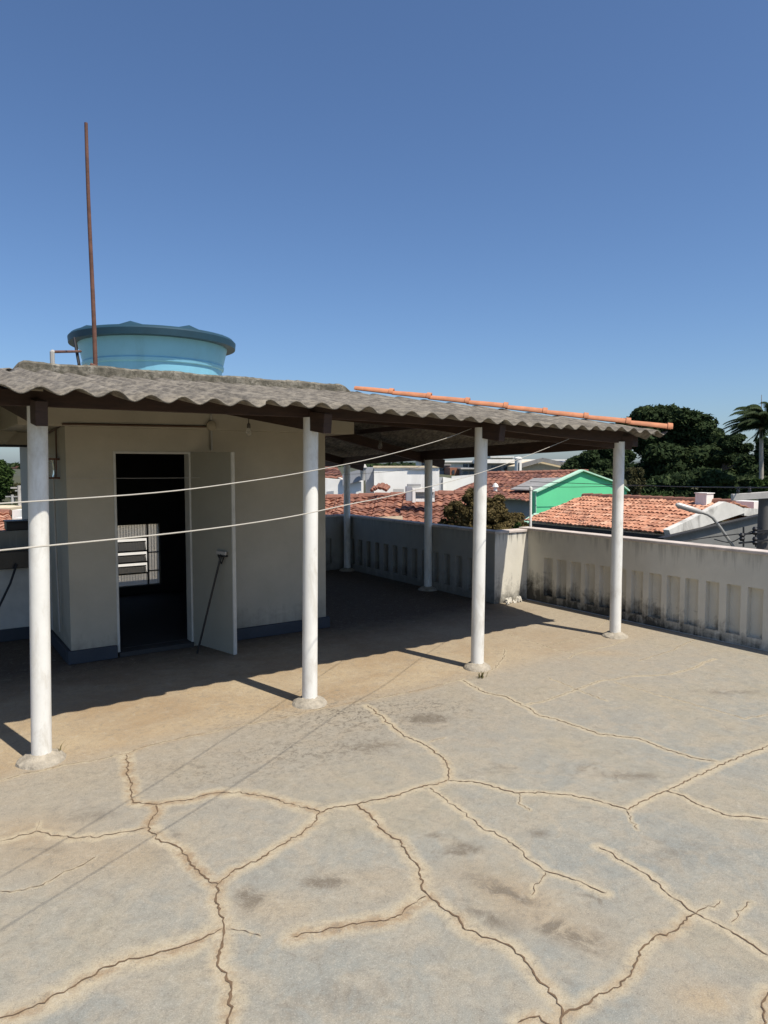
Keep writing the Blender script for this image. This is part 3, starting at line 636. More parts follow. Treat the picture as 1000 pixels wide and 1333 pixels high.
# open door leaf, hinged on the right jamb and swung out
hp = Vector((DX1 - .005, WY - .012, 0)); ed = Vector((2.635, 6.64, 0)); dd = (ed - hp).normalized(); nn = Vector((-dd.y, dd.x, 0))
mb = MB(); mb.prism([hp + Vector((0, 0, .035)), ed + Vector((0, 0, .012)), ed + Vector((0, 0, 2.03)), hp + Vector((0, 0, 2.035))], nn * .035)
door = mb.build('door_leaf', M['doorpaint'], house, bevel=.003); tag(door, 'cream metal door leaf swung open towards the terrace')
mb = MB(); e2 = ed + nn * .0175 + dd * .006; mb.bar(e2 + Vector((0, 0, .015)), e2 + Vector((0, 0, 2.03)), .039, .014, dd); mb.build('edge_strip', M['doorframe'], door)
mb = MB(); kn = ed - dd * .07 + Vector((0, 0, 1.0)); mb.tube([kn - nn * .0, kn - nn * .045, kn - nn * .045 - dd * .09], .009, 8); mb.build('handle', M['dark'], door)
# stairwell window with tilting louvres
win = MB(); Y = WB + .03; bars = [wx0, 2.85, wx1]; fr = .018
for x in bars: win.box(x - fr / 2, x + fr / 2, Y - .012, Y + .012, wz0, wz1)
hz = [wz0, .345, .505, .665, .86, wz1]
for x0, x1 in ((wx0, 2.85), (2.85, wx1)):
    for z in (hz if x0 == wx0 else [wz0, .37, .64, wz1]): win.box(x0 + fr / 2, x1 - fr / 2, Y - .01, Y + .01, z - .008, z + .008)
w_ = win.build('window', M['steel'], house)
for x0, x1 in ((wx0, 2.85), (2.85, wx1)):
    zs = hz if x0 == wx0 else [wz0, .37, .64, wz1]
    for i, (z0, z1) in enumerate(zip(zs[:-1], zs[1:])):
        mb = MB(); tilt = .055 if (x0 == wx0 and 1 <= i <= 3) else 0.
        if tilt:
            z0 += .012; z1 -= .055
            mb.prism([(x0 + .022, Y - tilt, z0), (x1 - .03, Y - tilt, z0), (x1 - .03, Y + .01, z1), (x0 + .022, Y + .01, z1)], (0, .004, .001))
            mb.build('pane', M['panedim'], w_)
            mb = MB(); mb.tube([(x0 + .014, Y - tilt, z0), (x1 - .022, Y - tilt, z0), (x1 - .022, Y + .01, z1), (x0 + .014, Y + .01, z1), (x0 + .014, Y - tilt, z0)], .009, 6); mb.build('louvre_frame', M['steel'], w_)
        else:
            mb.prism([(x0 + .01, Y, z0 + .009), (x1 - .01, Y, z0 + .009), (x1 - .01, Y, z1 - .009), (x0 + .01, Y, z1 - .009)], (0, .004, 0)); mb.build('pane', M['pane'], w_)

# electrical conduit, boxes, lamps
t = thing('electrical_conduit', 'brown conduit running along the wall above the doorway to a round junction box', 'conduit', (WX0, WY, 2.3))
c0 = Vector((WX0, WY - .022, 2.285))
mb = MB(); mb.tube([(WX0 - .022, 8.3, 2.22), (WX0 - .022, WY + .1, 2.28), (WX0 - .02, WY - .022, 2.287), (WX0 + .1, WY - .024, 2.29), (2.60, WY - .024, 2.305)], .011, 8); mb.build('pipe', M['conduit'], t, smooth=True)
mb = MB(); mb.tube([(2.66, WY - .022, 2.62), (2.66, WY - .022, 2.06)], .012, 8); mb.build('riser_pipe', M['pipe'], t, smooth=True)
mb = MB(); mb.lathe([(.045, 0), (.052, .012), (.052, .034), (.04, .042)], (0, 0, 0), 18)
mb.v = [(2.655 + x, WY - .016 - z, 2.315 + y) for x, y, z in mb.v]; mb.build('junction_box', M['box'], t, smooth=True)
t = thing('meter_cage', 'small dark wire cage lamp with a hanging drain tube on the wall corner', 'wall lamp', (WX0, 7.6, 1.8))
q = Vector((WX0 - .075, 7.62, 0))
mb = MB(); mb.box(q.x - .07, q.x + .07, q.y - .07, q.y + .07, 1.955, 1.972); mb.box(q.x - .055, q.x + .072, q.y - .06, q.y + .06, 1.77, 1.785)
for a, b in ((-1, -1), (1, -1), (1, 1), (-1, 1)): mb.bar((q.x + a * .045, q.y + b * .045, 1.78), (q.x + a * .045, q.y + b * .045, 1.96), .009, .009, (0, 1, 0))
mb.build('cage', M['rust'], t)
mb = MB(); mb.lathe([(.02, 1.79), (.03, 1.82), (.03, 1.9), (.012, 1.955)], (q.x, q.y, 0), 12); mb.build('glass', M['bulb'], t, smooth=True)
mb = MB(); mb.tube([(q.x + .02, q.y, 1.775), (q.x + .03, q.y + .02, 1.0), (q.x + .045, q.y + .03, .24)], .010, 8); mb.build('tube', M['pipe'], t)
mb = MB(); mb.tube([(WX0 - .02, q.y, 2.27), (WX0 - .02, q.y, 1.96)], .009, 8); mb.build('feed_pipe', M['conduit'], t)
def bulb(px, py, Y, top, label):
    p = aty(px, py, Y); t = thing('light_bulb', label, 'light bulb', p, 'bare bulbs hanging under the canopy')
    mb = MB(); mb.tube([(p.x, p.y, p.z + .05), (p.x, p.y, top)], .004, 6); mb.build('cord', M['wire'], t)
    mb = MB(); mb.lathe([(.017, .035), (.019, .05), (.016, .075), (.008, .085)], p, 12); mb.build('socket', M['brass'], t, smooth=True)
    mb = MB(); mb.lathe([(.0, -.05), (.02, -.044), (.031, -.02), (.030, 0), (.02, .022), (.015, .036)], p, 14); mb.build('glass', M['bulb'], t, smooth=True)
bulb(324, 562, 6.5, 2.56, 'bare clear bulb hanging in front of the cream wall right of the junction box')
bulb(495, 580, 8.2, 2.40, 'bare bulb hanging in the dark under the right slope of the canopy')

# squeegee leaning on the door leaf
t = thing('floor_squeegee', 'long handled squeegee leaning upside down on the open door leaf', 'squeegee', g(258, 850))
b = g(257, 852); hp2 = hp.lerp(ed, .80) - nn * .03; top = Vector((hp2.x, hp2.y, 1.02))
mb = MB(); mb.tube([b + Vector((0, 0, .012)), top], .011, 8); mb.build('handle', M['dark'], t)
mb = MB(); mb.bar(top - dd * .07 + Vector((0, 0, .01)), top + dd * .07 + Vector((0, 0, .01)), .02, .035); mb.build('head', M['lamphead'], t, bevel=.003)
mb = MB(); mb.tube([top + Vector((0, 0, -.10)) - dd * .002, top - dd * .055 + Vector((0, 0, 0))], .006, 6); mb.tube([top + Vector((0, 0, -.10)), top + dd * .055], .006, 6); mb.build('brace', M['dark'], t)

# ------------------------------------------------------------------ on the flat roof
tc = Vector((2.66, 9.22, 0)); t = thing('water_tank', 'large light blue round water tank with dark blue lid on the flat roof', 'water tank', (tc.x, tc.y, 2.62))
mb = MB(); mb.lathe([(.80, 2.622), (.825, 2.95), (.835, 3.11), (.855, 3.12), (.862, 3.155), (.85, 3.17), (.90, 3.38), (.91, 3.42)], tc, 64); mb.build('tank_body', M['tank'], t, smooth=True)
mb = MB(); mb.lathe([(.98, 3.39), (1.005, 3.392), (1.012, 3.465), (.98, 3.50), (.82, 3.53), (.35, 3.57), (.0, 3.58)], tc, 64)
for k in range(8):
    a = 2 * math.pi * k / 8 + .2; u = Vector((math.cos(a), math.sin(a), 0)); v = Vector((-u.y, u.x, 0)); p0, p1, p2 = tc + u * .975, tc + u * .86, tc + u * .3
    for s in (.10,):
        mb.add([p0 - v * s + Vector((0, 0, 3.49)), p0 + v * s + Vector((0, 0, 3.49)), p1 + Vector((0, 0, 3.56)), p1 - v * s * 1.6 + Vector((0, 0, 3.515)), p1 + v * s * 1.6 + Vector((0, 0, 3.515)), p2 + Vector((0, 0, 3.585))],
               [(0, 1, 2), (0, 2, 3), (1, 4, 2), (3, 2, 5), (2, 4, 5)])
mb.build('lid', M['lid'], t, smooth=True)
mb = MB(); a = aty(97, 440, 8.9); b = aty(103, 474, 8.7); mb.tube([a, b, (b.x, b.y, 2.62)], .018, 8); mb.build('overflow_pipe', M['dark'], t)
t = thing('antenna_mast', 'tall thin rusty steel pole rising from the roof edge beside the tank', 'pole', aty(124, 476, 7.55))
b, tp = aty(124.5, 476, 7.55), aty(112, 160, 7.55); b.z = 2.62
pts = [b.lerp(tp, k / 8) + Vector((.004 * math.sin(k * .8), 0, 0)) for k in range(9)]
mb = MB(); mb.tube(pts, [.023 - .0008 * k for k in range(9)], 10); mb.build('pole', M['rust'], t, smooth=True)
mb = MB(); q = b.lerp(tp, .1); mb.tube([(q.x - .05, q.y - .02, q.z + .02), (q.x + .02, q.y - .04, q.z - .01), (q.x + .06, q.y, q.z)], .016, 7); mb.build('clamp', M['rust'], t)
t = thing('vent_pipe', 'thin grey bent pipe standing on the roof edge left of the mast', 'pipe', aty(68, 472, 7.6))
a = aty(68, 458, 7.6); b = Vector((a.x, a.y, 2.62)); c = aty(105, 457.5, 8.9)
mb = MB(); mb.tube([b, a, a + (c - a).normalized() * .02], .022, 8); mb.build('riser', M['pipe'], t); mb = MB(); mb.tube([a, c], .014, 8); mb.build('branch', M['rust'], t)

# ------------------------------------------------------------------ service corner on the left
t = thing('service_counter', 'white counter with thick dark stone top at the left, behind the nearest column', 'counter', (-.3, 8.5, 0))
mb = MB(); mb.box(-2.6, WX0 - .05, 8.60, 8.78, 0, .80); mb.build('base', M['under'], t); mb = MB(); mb.box(-2.6, WX0 - .042, 8.45, 8.78, .80, .985); mb.build('worktop', M['granite'], t, bevel=.006)
mb = MB(); mb.box(-2.6, WX0 - .05, 8.57, 8.598, 0, .13); mb.build('skirting', M['skirt'], t)
t = thing('parapet_wall', 'low grey parapet behind the dark counter at the left', 'parapet', (-.3, 8.9, 0))
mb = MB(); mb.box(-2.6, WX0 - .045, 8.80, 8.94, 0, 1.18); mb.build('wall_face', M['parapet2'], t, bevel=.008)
t = thing('stove_top', 'flat black metal box lying on the low parapet at the left', 'metal box', (.85, 8.87, 1.18))
a, b = aty(8, 690, 8.87), aty(40, 690, 8.87)
mb = MB(); mb.box(a.x, b.x + .15, 8.82, 9.05, 1.182, 1.27); mb.build('body', M['dark'], t, bevel=.006); mb = MB(); mb.box(a.x - .01, b.x + .16, 8.81, 9.06, 1.271, 1.285); mb.build('cover', M['dark'], t)
t = thing('lintel_beam', 'cream concrete lintel spanning the opening left of the stair house', 'lintel', (-.5, 8.9, 2.1))
mb = MB(); mb.box(-2.6, SX0 - .004, 8.80, 8.95, 2.13, 2.72); mb.build('beam', M['cream'], t); mb = MB(); mb.box(-2.6, WX0 - .006, 8.795, 8.96, 2.105, 2.128); mb.build('drip_edge', M['dark'], t)
mb = MB(); mb.box(SX0 + .0, WX0 - .004, 8.80, 8.95, 2.13, 2.268); mb.build('beam_end', M['cream'], t)
mb = MB(); mb.prism([aty(8, 578, 8.7), aty(30, 552, 8.7), aty(8, 530, 8.7), aty(-60, 530, 8.7), aty(-60, 578, 8.7)], (0, .09, 0)); mb.build('haunch', M['cream'], t)
a = aty(22, 737, 8.40); b = aty(-6, 800, 8.3)
mb = MB(); mb.tube([a + Vector((0, 0, .02)), a.lerp(b, .4) + Vector((.02, 0, .02)), b, Vector((b.x - .2, b.y, 0.03))], .012, 8); tag(mb.build('garden_hose', M['dark']), 'black hose hanging down from the edge of the dark counter', 'hose')
p = aty(67, 735, 8.3); mb = MB(); mb.tube([(p.x, p.y, .13), (p.x, p.y, .95), (p.x + .02, p.y, 1.0)], .022, 10); mb.lathe([(.03, .78), (.03, .83)], (p.x, p.y, 0), 10); tag(mb.build('drain_pipe', M['pipe']), 'grey upright drain pipe in the corner between counter and stair house', 'pipe')

# ------------------------------------------------------------------ clotheslines
def wire(name, pts, r, m, label, cat, group=None, n=7):
    P_ = [Vector(p) for p in pts]; out = []
    for i in range(len(P_) - 1):
        p0, p1, p2, p3 = P_[max(i - 1, 0)], P_[i], P_[i + 1], P_[min(i + 2, len(P_) - 1)]
        for k in range(8):
            u = k / 8; out.append(.5 * ((2 * p1) + (p2 - p0) * u + (2 * p0 - 5 * p1 + 4 * p2 - p3) * u * u + (3 * p1 - p0 - 3 * p2 + p3) * u ** 3))
    out.append(P_[-1]); mb = MB(); mb.tube(out, r, n); return tag(mb.build(name, m, smooth=True), label, cat, group)
grp = 'clotheslines strung across the terrace'
wire('clothesline', [(-2.3, .85, 1.93), (-.9, 1.72, 1.80), (.54, 2.6, 1.79), (1.33, 3.09, 1.83), (2.09, 3.59, 1.9), (2.74, 4.0, 1.98), (3.71, 4.65, 2.12), (4.33, 5.02, 2.24)], .0024, M['line'], 'upper pale clothesline, tied to the top of the third column', 'clothesline', grp)
wire('clothesline', [(-2.3, .75, 1.86), (-.9, 1.46, 1.72), (.48, 2.24, 1.675), (1.22, 2.64, 1.68), (1.76, 2.92, 1.715), (2.18, 3.16, 1.74), (3.09, 3.7, 1.81), (3.63, 3.95, 1.88), (4.57, 4.49, 2.0), (5.62, 5.0, 2.17)], .0024, M['line'], 'lower pale clothesline, rising to the eave beam before the corner column', 'clothesline', grp)
wire('clothesline', [(WX0, WY - .03, 1.78), (2.4, WY - .16, 1.775), (4.03, WY - .03, 1.785), (5.2, 7.15, 1.86), (6.5, 8.6, 2.0)], .0022, M['pipe'], 'thin line stretched along the cream wall under the canopy', 'clothesline', grp)
column(-2.32, .80, 2.1, 'white post holding the left ends of the clotheslines')

# small leftovers
t = thing('mortar_rubble', 'small heap of white mortar lumps at the foot of the sunlit parapet end', 'rubble', (6.85, 7.1, 0))
for k in range(9):
    mb = MB(); r = random.uniform(.02, .055); mb.lathe([(0, 0), (r, .004), (r * .9, r * .6), (r * .4, r * .95), (0, r)], (6.78 + random.uniform(0, .3), 7.13 + random.uniform(-.06, .04), 0), 7, .25); mb.build('lump', M['rubble'], t)
def weed(x, y, n, h, label):
    mb = MB()
    for k in range(n):
        a = random.uniform(0, 6.28); l = random.uniform(.4, 1) * h; b = Vector((x + random.gauss(0, .02), y + random.gauss(0, .012), 0)); d = Vector((math.cos(a), math.sin(a), 0)); s = Vector((-d.y, d.x, 0)) * .003
        p1 = b + d * l * .3 + Vector((0, 0, l * .7)); p2 = b + d * l * .8 + Vector((0, 0, l))
        mb.add([b - s, b + s, p1 + s * .8, p1 - s * .8, p2], [(0, 1, 2, 3), (3, 2, 4)], [random.random()] * 5)
    tag(mb.build('weed_tuft', M['weed']), label, 'weed', 'dry weeds in the cracks')
p = g(627, 882); weed(p.x, p.y, 26, .07, 'dry weed tuft at the foot of the third column')
p = g(77, 985); weed(p.x, p.y, 6, .10, 'few dry blades beside the base of the nearest column')

# ------------------------------------------------------------------ neighbours' houses
def tile_roof(name, eL, eR, rL, rR, m, parent, pitch=.21, course=.36, amp=.04, solid=.04, ridge=True, wobble=.02):
    eL, eR, rL, rR = map(Vector, (eL, eR, rL, rR)); W = ((eR - eL).length + (rR - rL).length) / 2; Hh = ((rL - eL).length + (rR - eR).length) / 2
    nu = max(8, int(W / pitch) * 5); nv = max(2, int(Hh / course)); nrm = (eR - eL).cross(rL - eL).normalized()
    if nrm.z < 0: nrm = -nrm
    vs, fs, tn = [], [], []; ct = {}
    wob = [random.gauss(0, wobble) for _ in range(40)]
    for jv in range(nv):
        sh = random.uniform(-.03, .03)
        for half in (0, 1):
            for i in range(nu + 1):
                u = i / nu; v = (jv + half * .98 + (0 if half else -.08)) / nv
                v = max(-.01, v); b = (eL.lerp(eR, u)).lerp(rL.lerp(rR, u), v)
                cell = (int((u * W + sh) / pitch), jv)
                if cell not in ct: ct[cell] = min(1, max(0, random.gauss(.5, .27))), random.gauss(0, .008)
                h = amp * abs(math.cos(math.pi * (u * W + sh) / pitch)) + (.022 if half == 0 else .0) + ct[cell][1] + wob[int(u * 12)] * .6 + wob[20 + int(v * 12)] * .6
                vs.append(b + nrm * h); tn.append(ct[cell][0])
    for r in range(2 * nv - 1):
        for i in range(nu): a = r * (nu + 1) + i; fs.append((a, a + 1, a + nu + 2, a + nu + 1))
    mb = MB(); mb.add(vs, fs, tn); o = mb.build(name, m, parent, solid=solid)
    if ridge:
        mb = MB(); n = max(2, int(W / .42))
        for k in range(n):
            p, q = rL.lerp(rR, k / n), rL.lerp(rR, (k + 1.08) / n); mb.tube([p + nrm * .03, q + nrm * .02], [.12, .10], 8)
        mb.build('ridge_cap', M['ridgecap'], o)
    return o
def windowed(parent, spec, Y, m=None):
    for (x0, x1, y0, y1) in spec:
        a, b = aty(x0, y1, Y), aty(x1, y0, Y); mb = MB(); f = .04
        mb.box(a.x - f, b.x + f, Y - .03, Y + .02, a.z - f, b.z + f); fr = mb.build('window', m or M['greywall'], parent)
        mb = MB(); mb.box(a.x, b.x, Y - .045, Y - .031, a.z, b.z); mb.build('pane', M['winglass'], fr)
V3 = Vector
# orange tiled house across the street
t = thing('tiled_house', 'house with broad bright orange clay roof and stained white gable parapet', 'house', (20, 15, gz(20, 15)))
rL, rR = V3((21.8, 18.6, .70)), V3((21.8, 12.55, .70)); ze = -1.0
eR = aty(873, 697, 12.55); Xe = eR.x; ze = eR.z
eL = V3((Xe, 18.6, ze))
tile_roof('roof', eR, eL, rR, rL, M['orange'], t, pitch=.17, course=.30, amp=.032)
tile_roof('roof', V3((21.8 * 2 - Xe, 12.55, ze)), V3((21.8 * 2 - Xe, 18.6, ze)), rR + V3((.01, 0, 0)), rL + V3((.01, 0, 0)), M['orange'], t, ridge=False)
mb = MB(); mb.box(Xe + .35, 21.8 * 2 - Xe - .35, 12.6, 18.5, gz(20, 15), ze - .02); mb.build('wall', M['white'], t)
mb = MB(); mb.box(Xe - .06, Xe + .02, 12.6, 18.5, ze - .16, ze - .03); mb.build('gutter', M['wire'], t)
pz = [aty(x, y, 12.35) for x, y in ((874, 699), (871, 690), (900, 676), (944, 653), (958, 657), (969, 662), (969, 668))]
mb = MB(); mb.prism(pz, (0, .2, 0)); mb.build('gable_parapet', M['mossywhite'], t)
pz = [aty(x, y, 12.42) for x, y in ((969, 671), (969, 661), (992, 663), (1012, 664), (1012, 668), (988, 674))]
mb = MB(); mb.prism(pz, (0, .16, 0)); mb.build('low_parapet', M['mossywhite'], t)
mb = MB(); a, b = aty(974, 663, 13.6), aty(989, 652, 13.6); mb.box(a.x, b.x, 13.4, 14.2, a.z - .1, b.z); mb.build('chimney_block', M['white'], t)
mb = MB(); pz = [aty(x, y, 12.2) for x, y in ((862, 702), (1000, 668), (1040, 660), (1040, 760), (862, 760))]; mb.prism(pz, (0, .12, 0)); mb.build('lean_to_wall', M['darkgrey'], t)
mb = MB(); mb.bar(aty(860, 701, 12.16), aty(1040, 658.5, 12.16), .2, .05); mb.build('flashing', M['wire'], t)
a, b = aty(908, 652, 17.), aty(928, 641, 17.)
t = thing('roof_tank', 'small white box shaped tank standing behind the orange roof ridge', 'roof tank', (a.x, 17, .5))
c = at(917, 646.5, 23.2); mb = MB(); mb.box(c.x - .2, c.x + .2, c.y - .2, c.y + .2, c.z - .35, c.z + .1); mb.build('body', M['white'], t, bevel=.01); mb = MB(); mb.box(c.x - .225, c.x + .225, c.y - .225, c.y + .225, c.z + .102, c.z + .13); mb.build('cover', M['white'], t)

# mint green house behind it
Yg = 21.5
t = thing('green_house', 'house with tall mint green gable wall behind the orange roof', 'house', aty(757, 668, Yg))
G = lambda x, y, Y=Yg: aty(x, y, Y)
gw = [G(697, 760), G(697, 641), G(757, 613.5), G(806, 631), G(816, 640), G(816, 760)]
mb = MB(); mb.prism(gw, (0, .22, 0)); mb.build('gable_wall', M['green'], t)
mb = MB()
for p, q in (((696, 641), (757, 613)), ((757, 613), (806, 630.5)), ((806, 630.5), (817, 639.5))): mb.bar(G(*p, Yg - .02) + V3((0, 0, .03)), G(*q, Yg - .02) + V3((0, 0, .03)), .26, .06)
mb.bar(G(697.4, 641, Yg - .012), G(697.4, 668, Yg - .012), .03, .06, (0, 1, 0)); mb.build('verge_trim', M['greentrim'], t)
lw = [G(676, 700, 20.2), G(676, 690, 20.2), G(684, 680, 20.2), G(700, 670, 20.2), G(712, 668, 20.2), G(712, 700, 20.2)]
mb = MB(); mb.prism(lw, (0, .2, 0)); mb.build('side_wall', M['green'], t); mb = MB(); mb.bar(G(683, 680.5, 20.15) + V3((0, 0, .02)), G(700, 669.5, 20.15) + V3((0, 0, .02)), .3, .06); mb.build('wall_cap', M['greentrim'], t)
wire('overhead_cable', [G(650, 633, Yg - .5), G(745, 634, Yg - .5), G(840, 632, Yg - .5)], .012, M['wire'], 'dark cable crossing in front of the mint green gable', 'cable')

# brown roofed house with zinc patch
def PR(px): return at(*px)
t = thing('tiled_house', 'house with aged dark brown tiles and a grey sheet patch, left of the green gable', 'house', at(650, 650, 40))
eL, eR, rL, rR = at(575, 644, 37), at(700, 652, 37), at(628, 616.5, 46), at(765, 613.5, 46)
tile_roof('roof', eL, eR, rL, rR, M['redbrown'], t, pitch=.30, course=.55, amp=.06, wobble=.05)
mb = MB(); nrm = (eR - eL).cross(rL - eL).normalized(); nrm = nrm if nrm.z > 0 else -nrm
pp = [at(664, 641.5, 38.2), at(698, 642.5, 38.2), at(735, 626, 41.8), at(694, 627, 41.8)]
mb.prism([p + nrm * .16 for p in pp], nrm * .05); mb.build('sheet_patch', M['zinc'], t)
q0, q1 = at(579, 645, 37.6), at(697, 652, 37.6); mb = MB(); mb.prism([V3((q0.x, q0.y, -4)), V3((q1.x, q1.y, -4)), V3((q1.x, q1.y, q1.z)), V3((q0.x, q0.y, q0.z))], FW * .3); mb.build('wall', M['greywall'], t)
mb = MB(); mb.prism([at(588, 620, 46.5), at(625, 617, 46.5), at(640, 618, 46.5), at(654, 613, 46.5), at(662, 613, 46.5), at(668, 617, 46.5), at(668, 640, 46.5), at(588, 640, 46.5)], FW * .3); mb.build('white_ridge_wall', M['white'], t)
c = at(645, 637, 38.6); t2 = thing('vent_cowl', 'small pale cowl on the brown roof beside the bush', 'vent', c)
mb = MB(); mb.lathe([(.10, -.3), (.10, .1), (.18, .13), (.12, .28), (0, .36)], c, 10); mb.build('cowl', M['white'], t2); 
# white gable in front-left of it
t = thing('white_gable_house', 'bright white sloping gable wall between the back columns', 'house', at(590, 640, 33))
mb = MB(); mb.prism([at(577, 660, 33), at(577, 621, 33), at(590, 623, 33), at(626, 619, 33), at(622, 626, 33), at(600, 634, 33), at(585, 641, 33), at(585, 660, 33)], FW * .4); mb.build('gable_wall', M['white'], t)
mb = MB(); mb.prism([at(561, 662, 33.1), at(561, 621, 33.1), at(577, 621, 33.1), at(577, 662, 33.1)], FW * .4); mb.build('side_wall', M['greywall'], t)

# near old brown roof seen between the back columns
t = thing('tiled_house', 'low house with weathered reddish brown tile roof just beyond the shaded parapet', 'house', at(490, 690, 20))
eL, eR, rL, rR = at(380, 708, 15.5), at(612, 698, 15.5), at(405, 650, 22), at(612, 643, 22)
tile_roof('roof', eL, eR, rL, rR, M['brown'], t, pitch=.22, course=.38, amp=.045, wobble=.045)
q0, q1 = at(380, 712, 15.8), at(612, 702, 15.8); mb = MB(); mb.prism([V3((q0.x, q0.y, -4)), V3((q1.x, q1.y, -4)), q1, q0], FW * .2); mb.build('wall', M['white'], t)
mb = MB(); mb.prism([at(466, 681, 17), at(474, 674, 17), at(524, 671.5, 17), at(525, 681, 17)], FW * .2); mb.build('flashing_board', M['creamwall'], t)
mb = MB()
for k in range(7): p = at(487 + 3.2 * k + random.uniform(-1, 1), 638.5 - 3 * math.sin(k * .5), 21.6); mb.tube([p + V3((-.1, 0, .0)), p + V3((.08, .08, .08 + .05 * random.random()))], .055, 7)
mb.build('loose_tiles', M['ridgecap'], t)
# white dormer box
t = thing('roof_dormer', 'white framed box dormer with a dark louvre on the reddish brown roof', 'dormer', at(545, 652, 18.5))
D = 18.5; a, b = at(537, 652, D), at(574, 638, D); r = RT.copy(); f2 = V3((FW.x, FW.y, 0)).normalized()
def fb(mb, x0, x1, y0, y1, d0, depth):
    p = [at(x0, y1, d0), at(x1, y1, d0), at(x1, y0, d0), at(x0, y0, d0)]; mb.prism(p, f2 * depth); return mb
mb = MB(); fb(mb, 537, 541, 636, 654, D, .7); fb(mb, 541.2, 566, 636, 640.5, D, .7); fb(mb, 541.2, 566, 649.5, 653, D, .7); mb.build('frame', M['white'], t)
mb = fb(MB(), 541.2, 566, 640.6, 649.4, D + .25, .1); mb.build('louvre', M['greywall'], t); mb = fb(MB(), 529, 536.7, 634, 652, D + .02, .8); mb.build('side_panel', M['greywall'], t)
mb = fb(MB(), 531, 548, 630.5, 633.6, D + .3, .5); mb.build('cap', M['zinc'], t)
# big white block
t = thing('white_block_house', 'large plain white block house with its shaded side painted grey, behind the reddish brown roof', 'house', at(520, 640, 30))
mb = fb(MB(), 487, 572, 607.5, 680, 30, 6.); mb.build('wall', M['white'], t); mb = fb(MB(), 476, 486.6, 608.5, 680, 30.4, 5.); mb.build('side_wall', M['greywall'], t)  # the side wall's shade is put into its grey colour
mb = fb(MB(), 486, 573, 606.4, 608.6, 29.93, .2); mb.build('roof_edge', M['creamwall'], t); mb = fb(MB(), 533, 556, 608.7, 611, 29.9, .1); mb.build('window', M['zinc'], t)
mb = fb(MB(), 512, 526, 636.5, 640.5, 29.2, .4); mb.build('planter_box', M['concrete'], t)
# house at far left of that gap
t = thing('white_house', 'white house with grey eave band and red tile roof, left of white block', 'house', at(440, 640, 27))
pz = [at(395, 660, 27), at(395, 618, 27), at(446, 624, 27), at(469, 628, 27), at(467, 641, 27), at(446, 646, 27), at(424, 652, 27), at(395, 660, 27)]
mb = MB(); mb.prism([at(395, 670, 27), at(395, 620, 27), at(470, 627, 27), at(470, 670, 27)], f2 * 4.); mb.build('wall', M['white'], t)
mb = MB(); mb.prism([at(446, 617, 26.8), at(477, 609, 26.8), at(477, 624, 26.8), at(446, 632, 26.8)], f2 * .25); mb.build('eave_band', M['greywall'], t)
tile_roof('roof', at(395, 622, 27.5), at(448, 622, 27.5), at(395, 605, 33), at(438, 607, 33), M['redbrown'], t, pitch=.35, course=.6)
c = at(429.5, 643, 26.9); mb = MB(); mb.prism([at(425, 649, 26.9), at(434.5, 648, 26.9), at(434.5, 639, 26.9), at(425, 640, 26.9)], f2 * .05); mb.build('window', M['greywall'], t)
c = at(472.5, 611.5, 26.5); mb = MB(); mb.lathe([(.08, -.4), (.1, .0), (.16, .08), (.1, .2), (0, .24)], c, 12); tag(mb.build('roof_vent', M['concrete'], smooth=True), 'round concrete vent knob at the left corner of the white block house', 'vent')

# far houses up the hill
def far_house(label, x0, x1, y0, y1, d, mw, roof=None, wins=(), depth=8., name='distant_house', rm=None):
    t = thing(name, label, 'house', at((x0 + x1) / 2, y1, d))
    mb = fb(MB(), x0, x1, y0, y1 + 8, d, depth); mb.build('wall', mw, t)
    if roof:
        mb = fb(MB(), x0 - 1.5, x1 + 1.5, y0 - roof, y0 - .15, d - .6, depth + 1.); mb.build('roof', rm or M['white'], t)
    for (a, b, c_, e) in wins:
        mb = fb(MB(), a, b, c_, e, d - .08, .06); mb.build('window', M['winglass'], t)
    return t
t = far_house('long low distant building with a white flat fascia roof over dark openings', 630, 708, 603, 616, 72, M['zinc'], 5, ((640, 652, 606, 613), (656, 664, 606, 613), (682, 690, 606, 613)))
t = thing('distant_shed', 'distant grey gabled shed beside the parked cars', 'shed', at(705, 612, 64))
mb = MB(); mb.prism([at(680, 622, 64), at(680, 607, 64), at(706, 599.5, 64), at(735, 606, 64), at(735, 622, 64)], f2 * 8); mb.build('wall', M['creamwall'], t)
mb = MB(); mb.bar(at(677, 606.5, 63.6), at(706, 598.4, 63.6), .4, .35); mb.bar(at(706, 598.4, 63.6), at(738, 605.5, 63.6), .4, .35); mb.build('roof', M['zinc'], t)
t = thing('water_tower', 'narrow white upright water cylinder among the distant roofs', 'water tower', at(674.5, 620, 55))
c = at(674.5, 619, 55); mb = MB(); mb.lathe([(.27, 0), (.27, 1.25), (.3, 1.26), (.3, 1.34), (.2, 1.42), (0, 1.45)], c, 18); mb.build('cylinder', M['white'], t, smooth=True); mb = MB(); mb.bar(c + V3((0, 0, .3)) - f2 * .28, c + V3((0, 0, 1.0)) - f2 * .28, .08, .04, (1, 0, 0)); mb.build('ladder', M['wire'], t)
far_house('small distant white house with dark windows left of the third column', 575, 619, 602, 612, 80, M['white'], 2.2, ((603, 609, 604, 608), (611, 617, 604, 608)))
far_house('distant house of bare orange brick', 586, 601, 609, 624, 60, M['brick'], 0, ((589, 592, 612, 617),))
far_house('distant grey concrete house beside the bare brick one', 601.5, 622, 611, 624, 58, M['zinc'], 1.6, ((604, 609, 614, 619), (612, 618, 614, 619)), rm=M['concrete'])
far_house('distant dark grey building under a flat roof, behind the white block', 566, 586, 606, 624, 66, M['greywall'], 2., ((568, 583, 608, 612),), rm=M['zinc'])
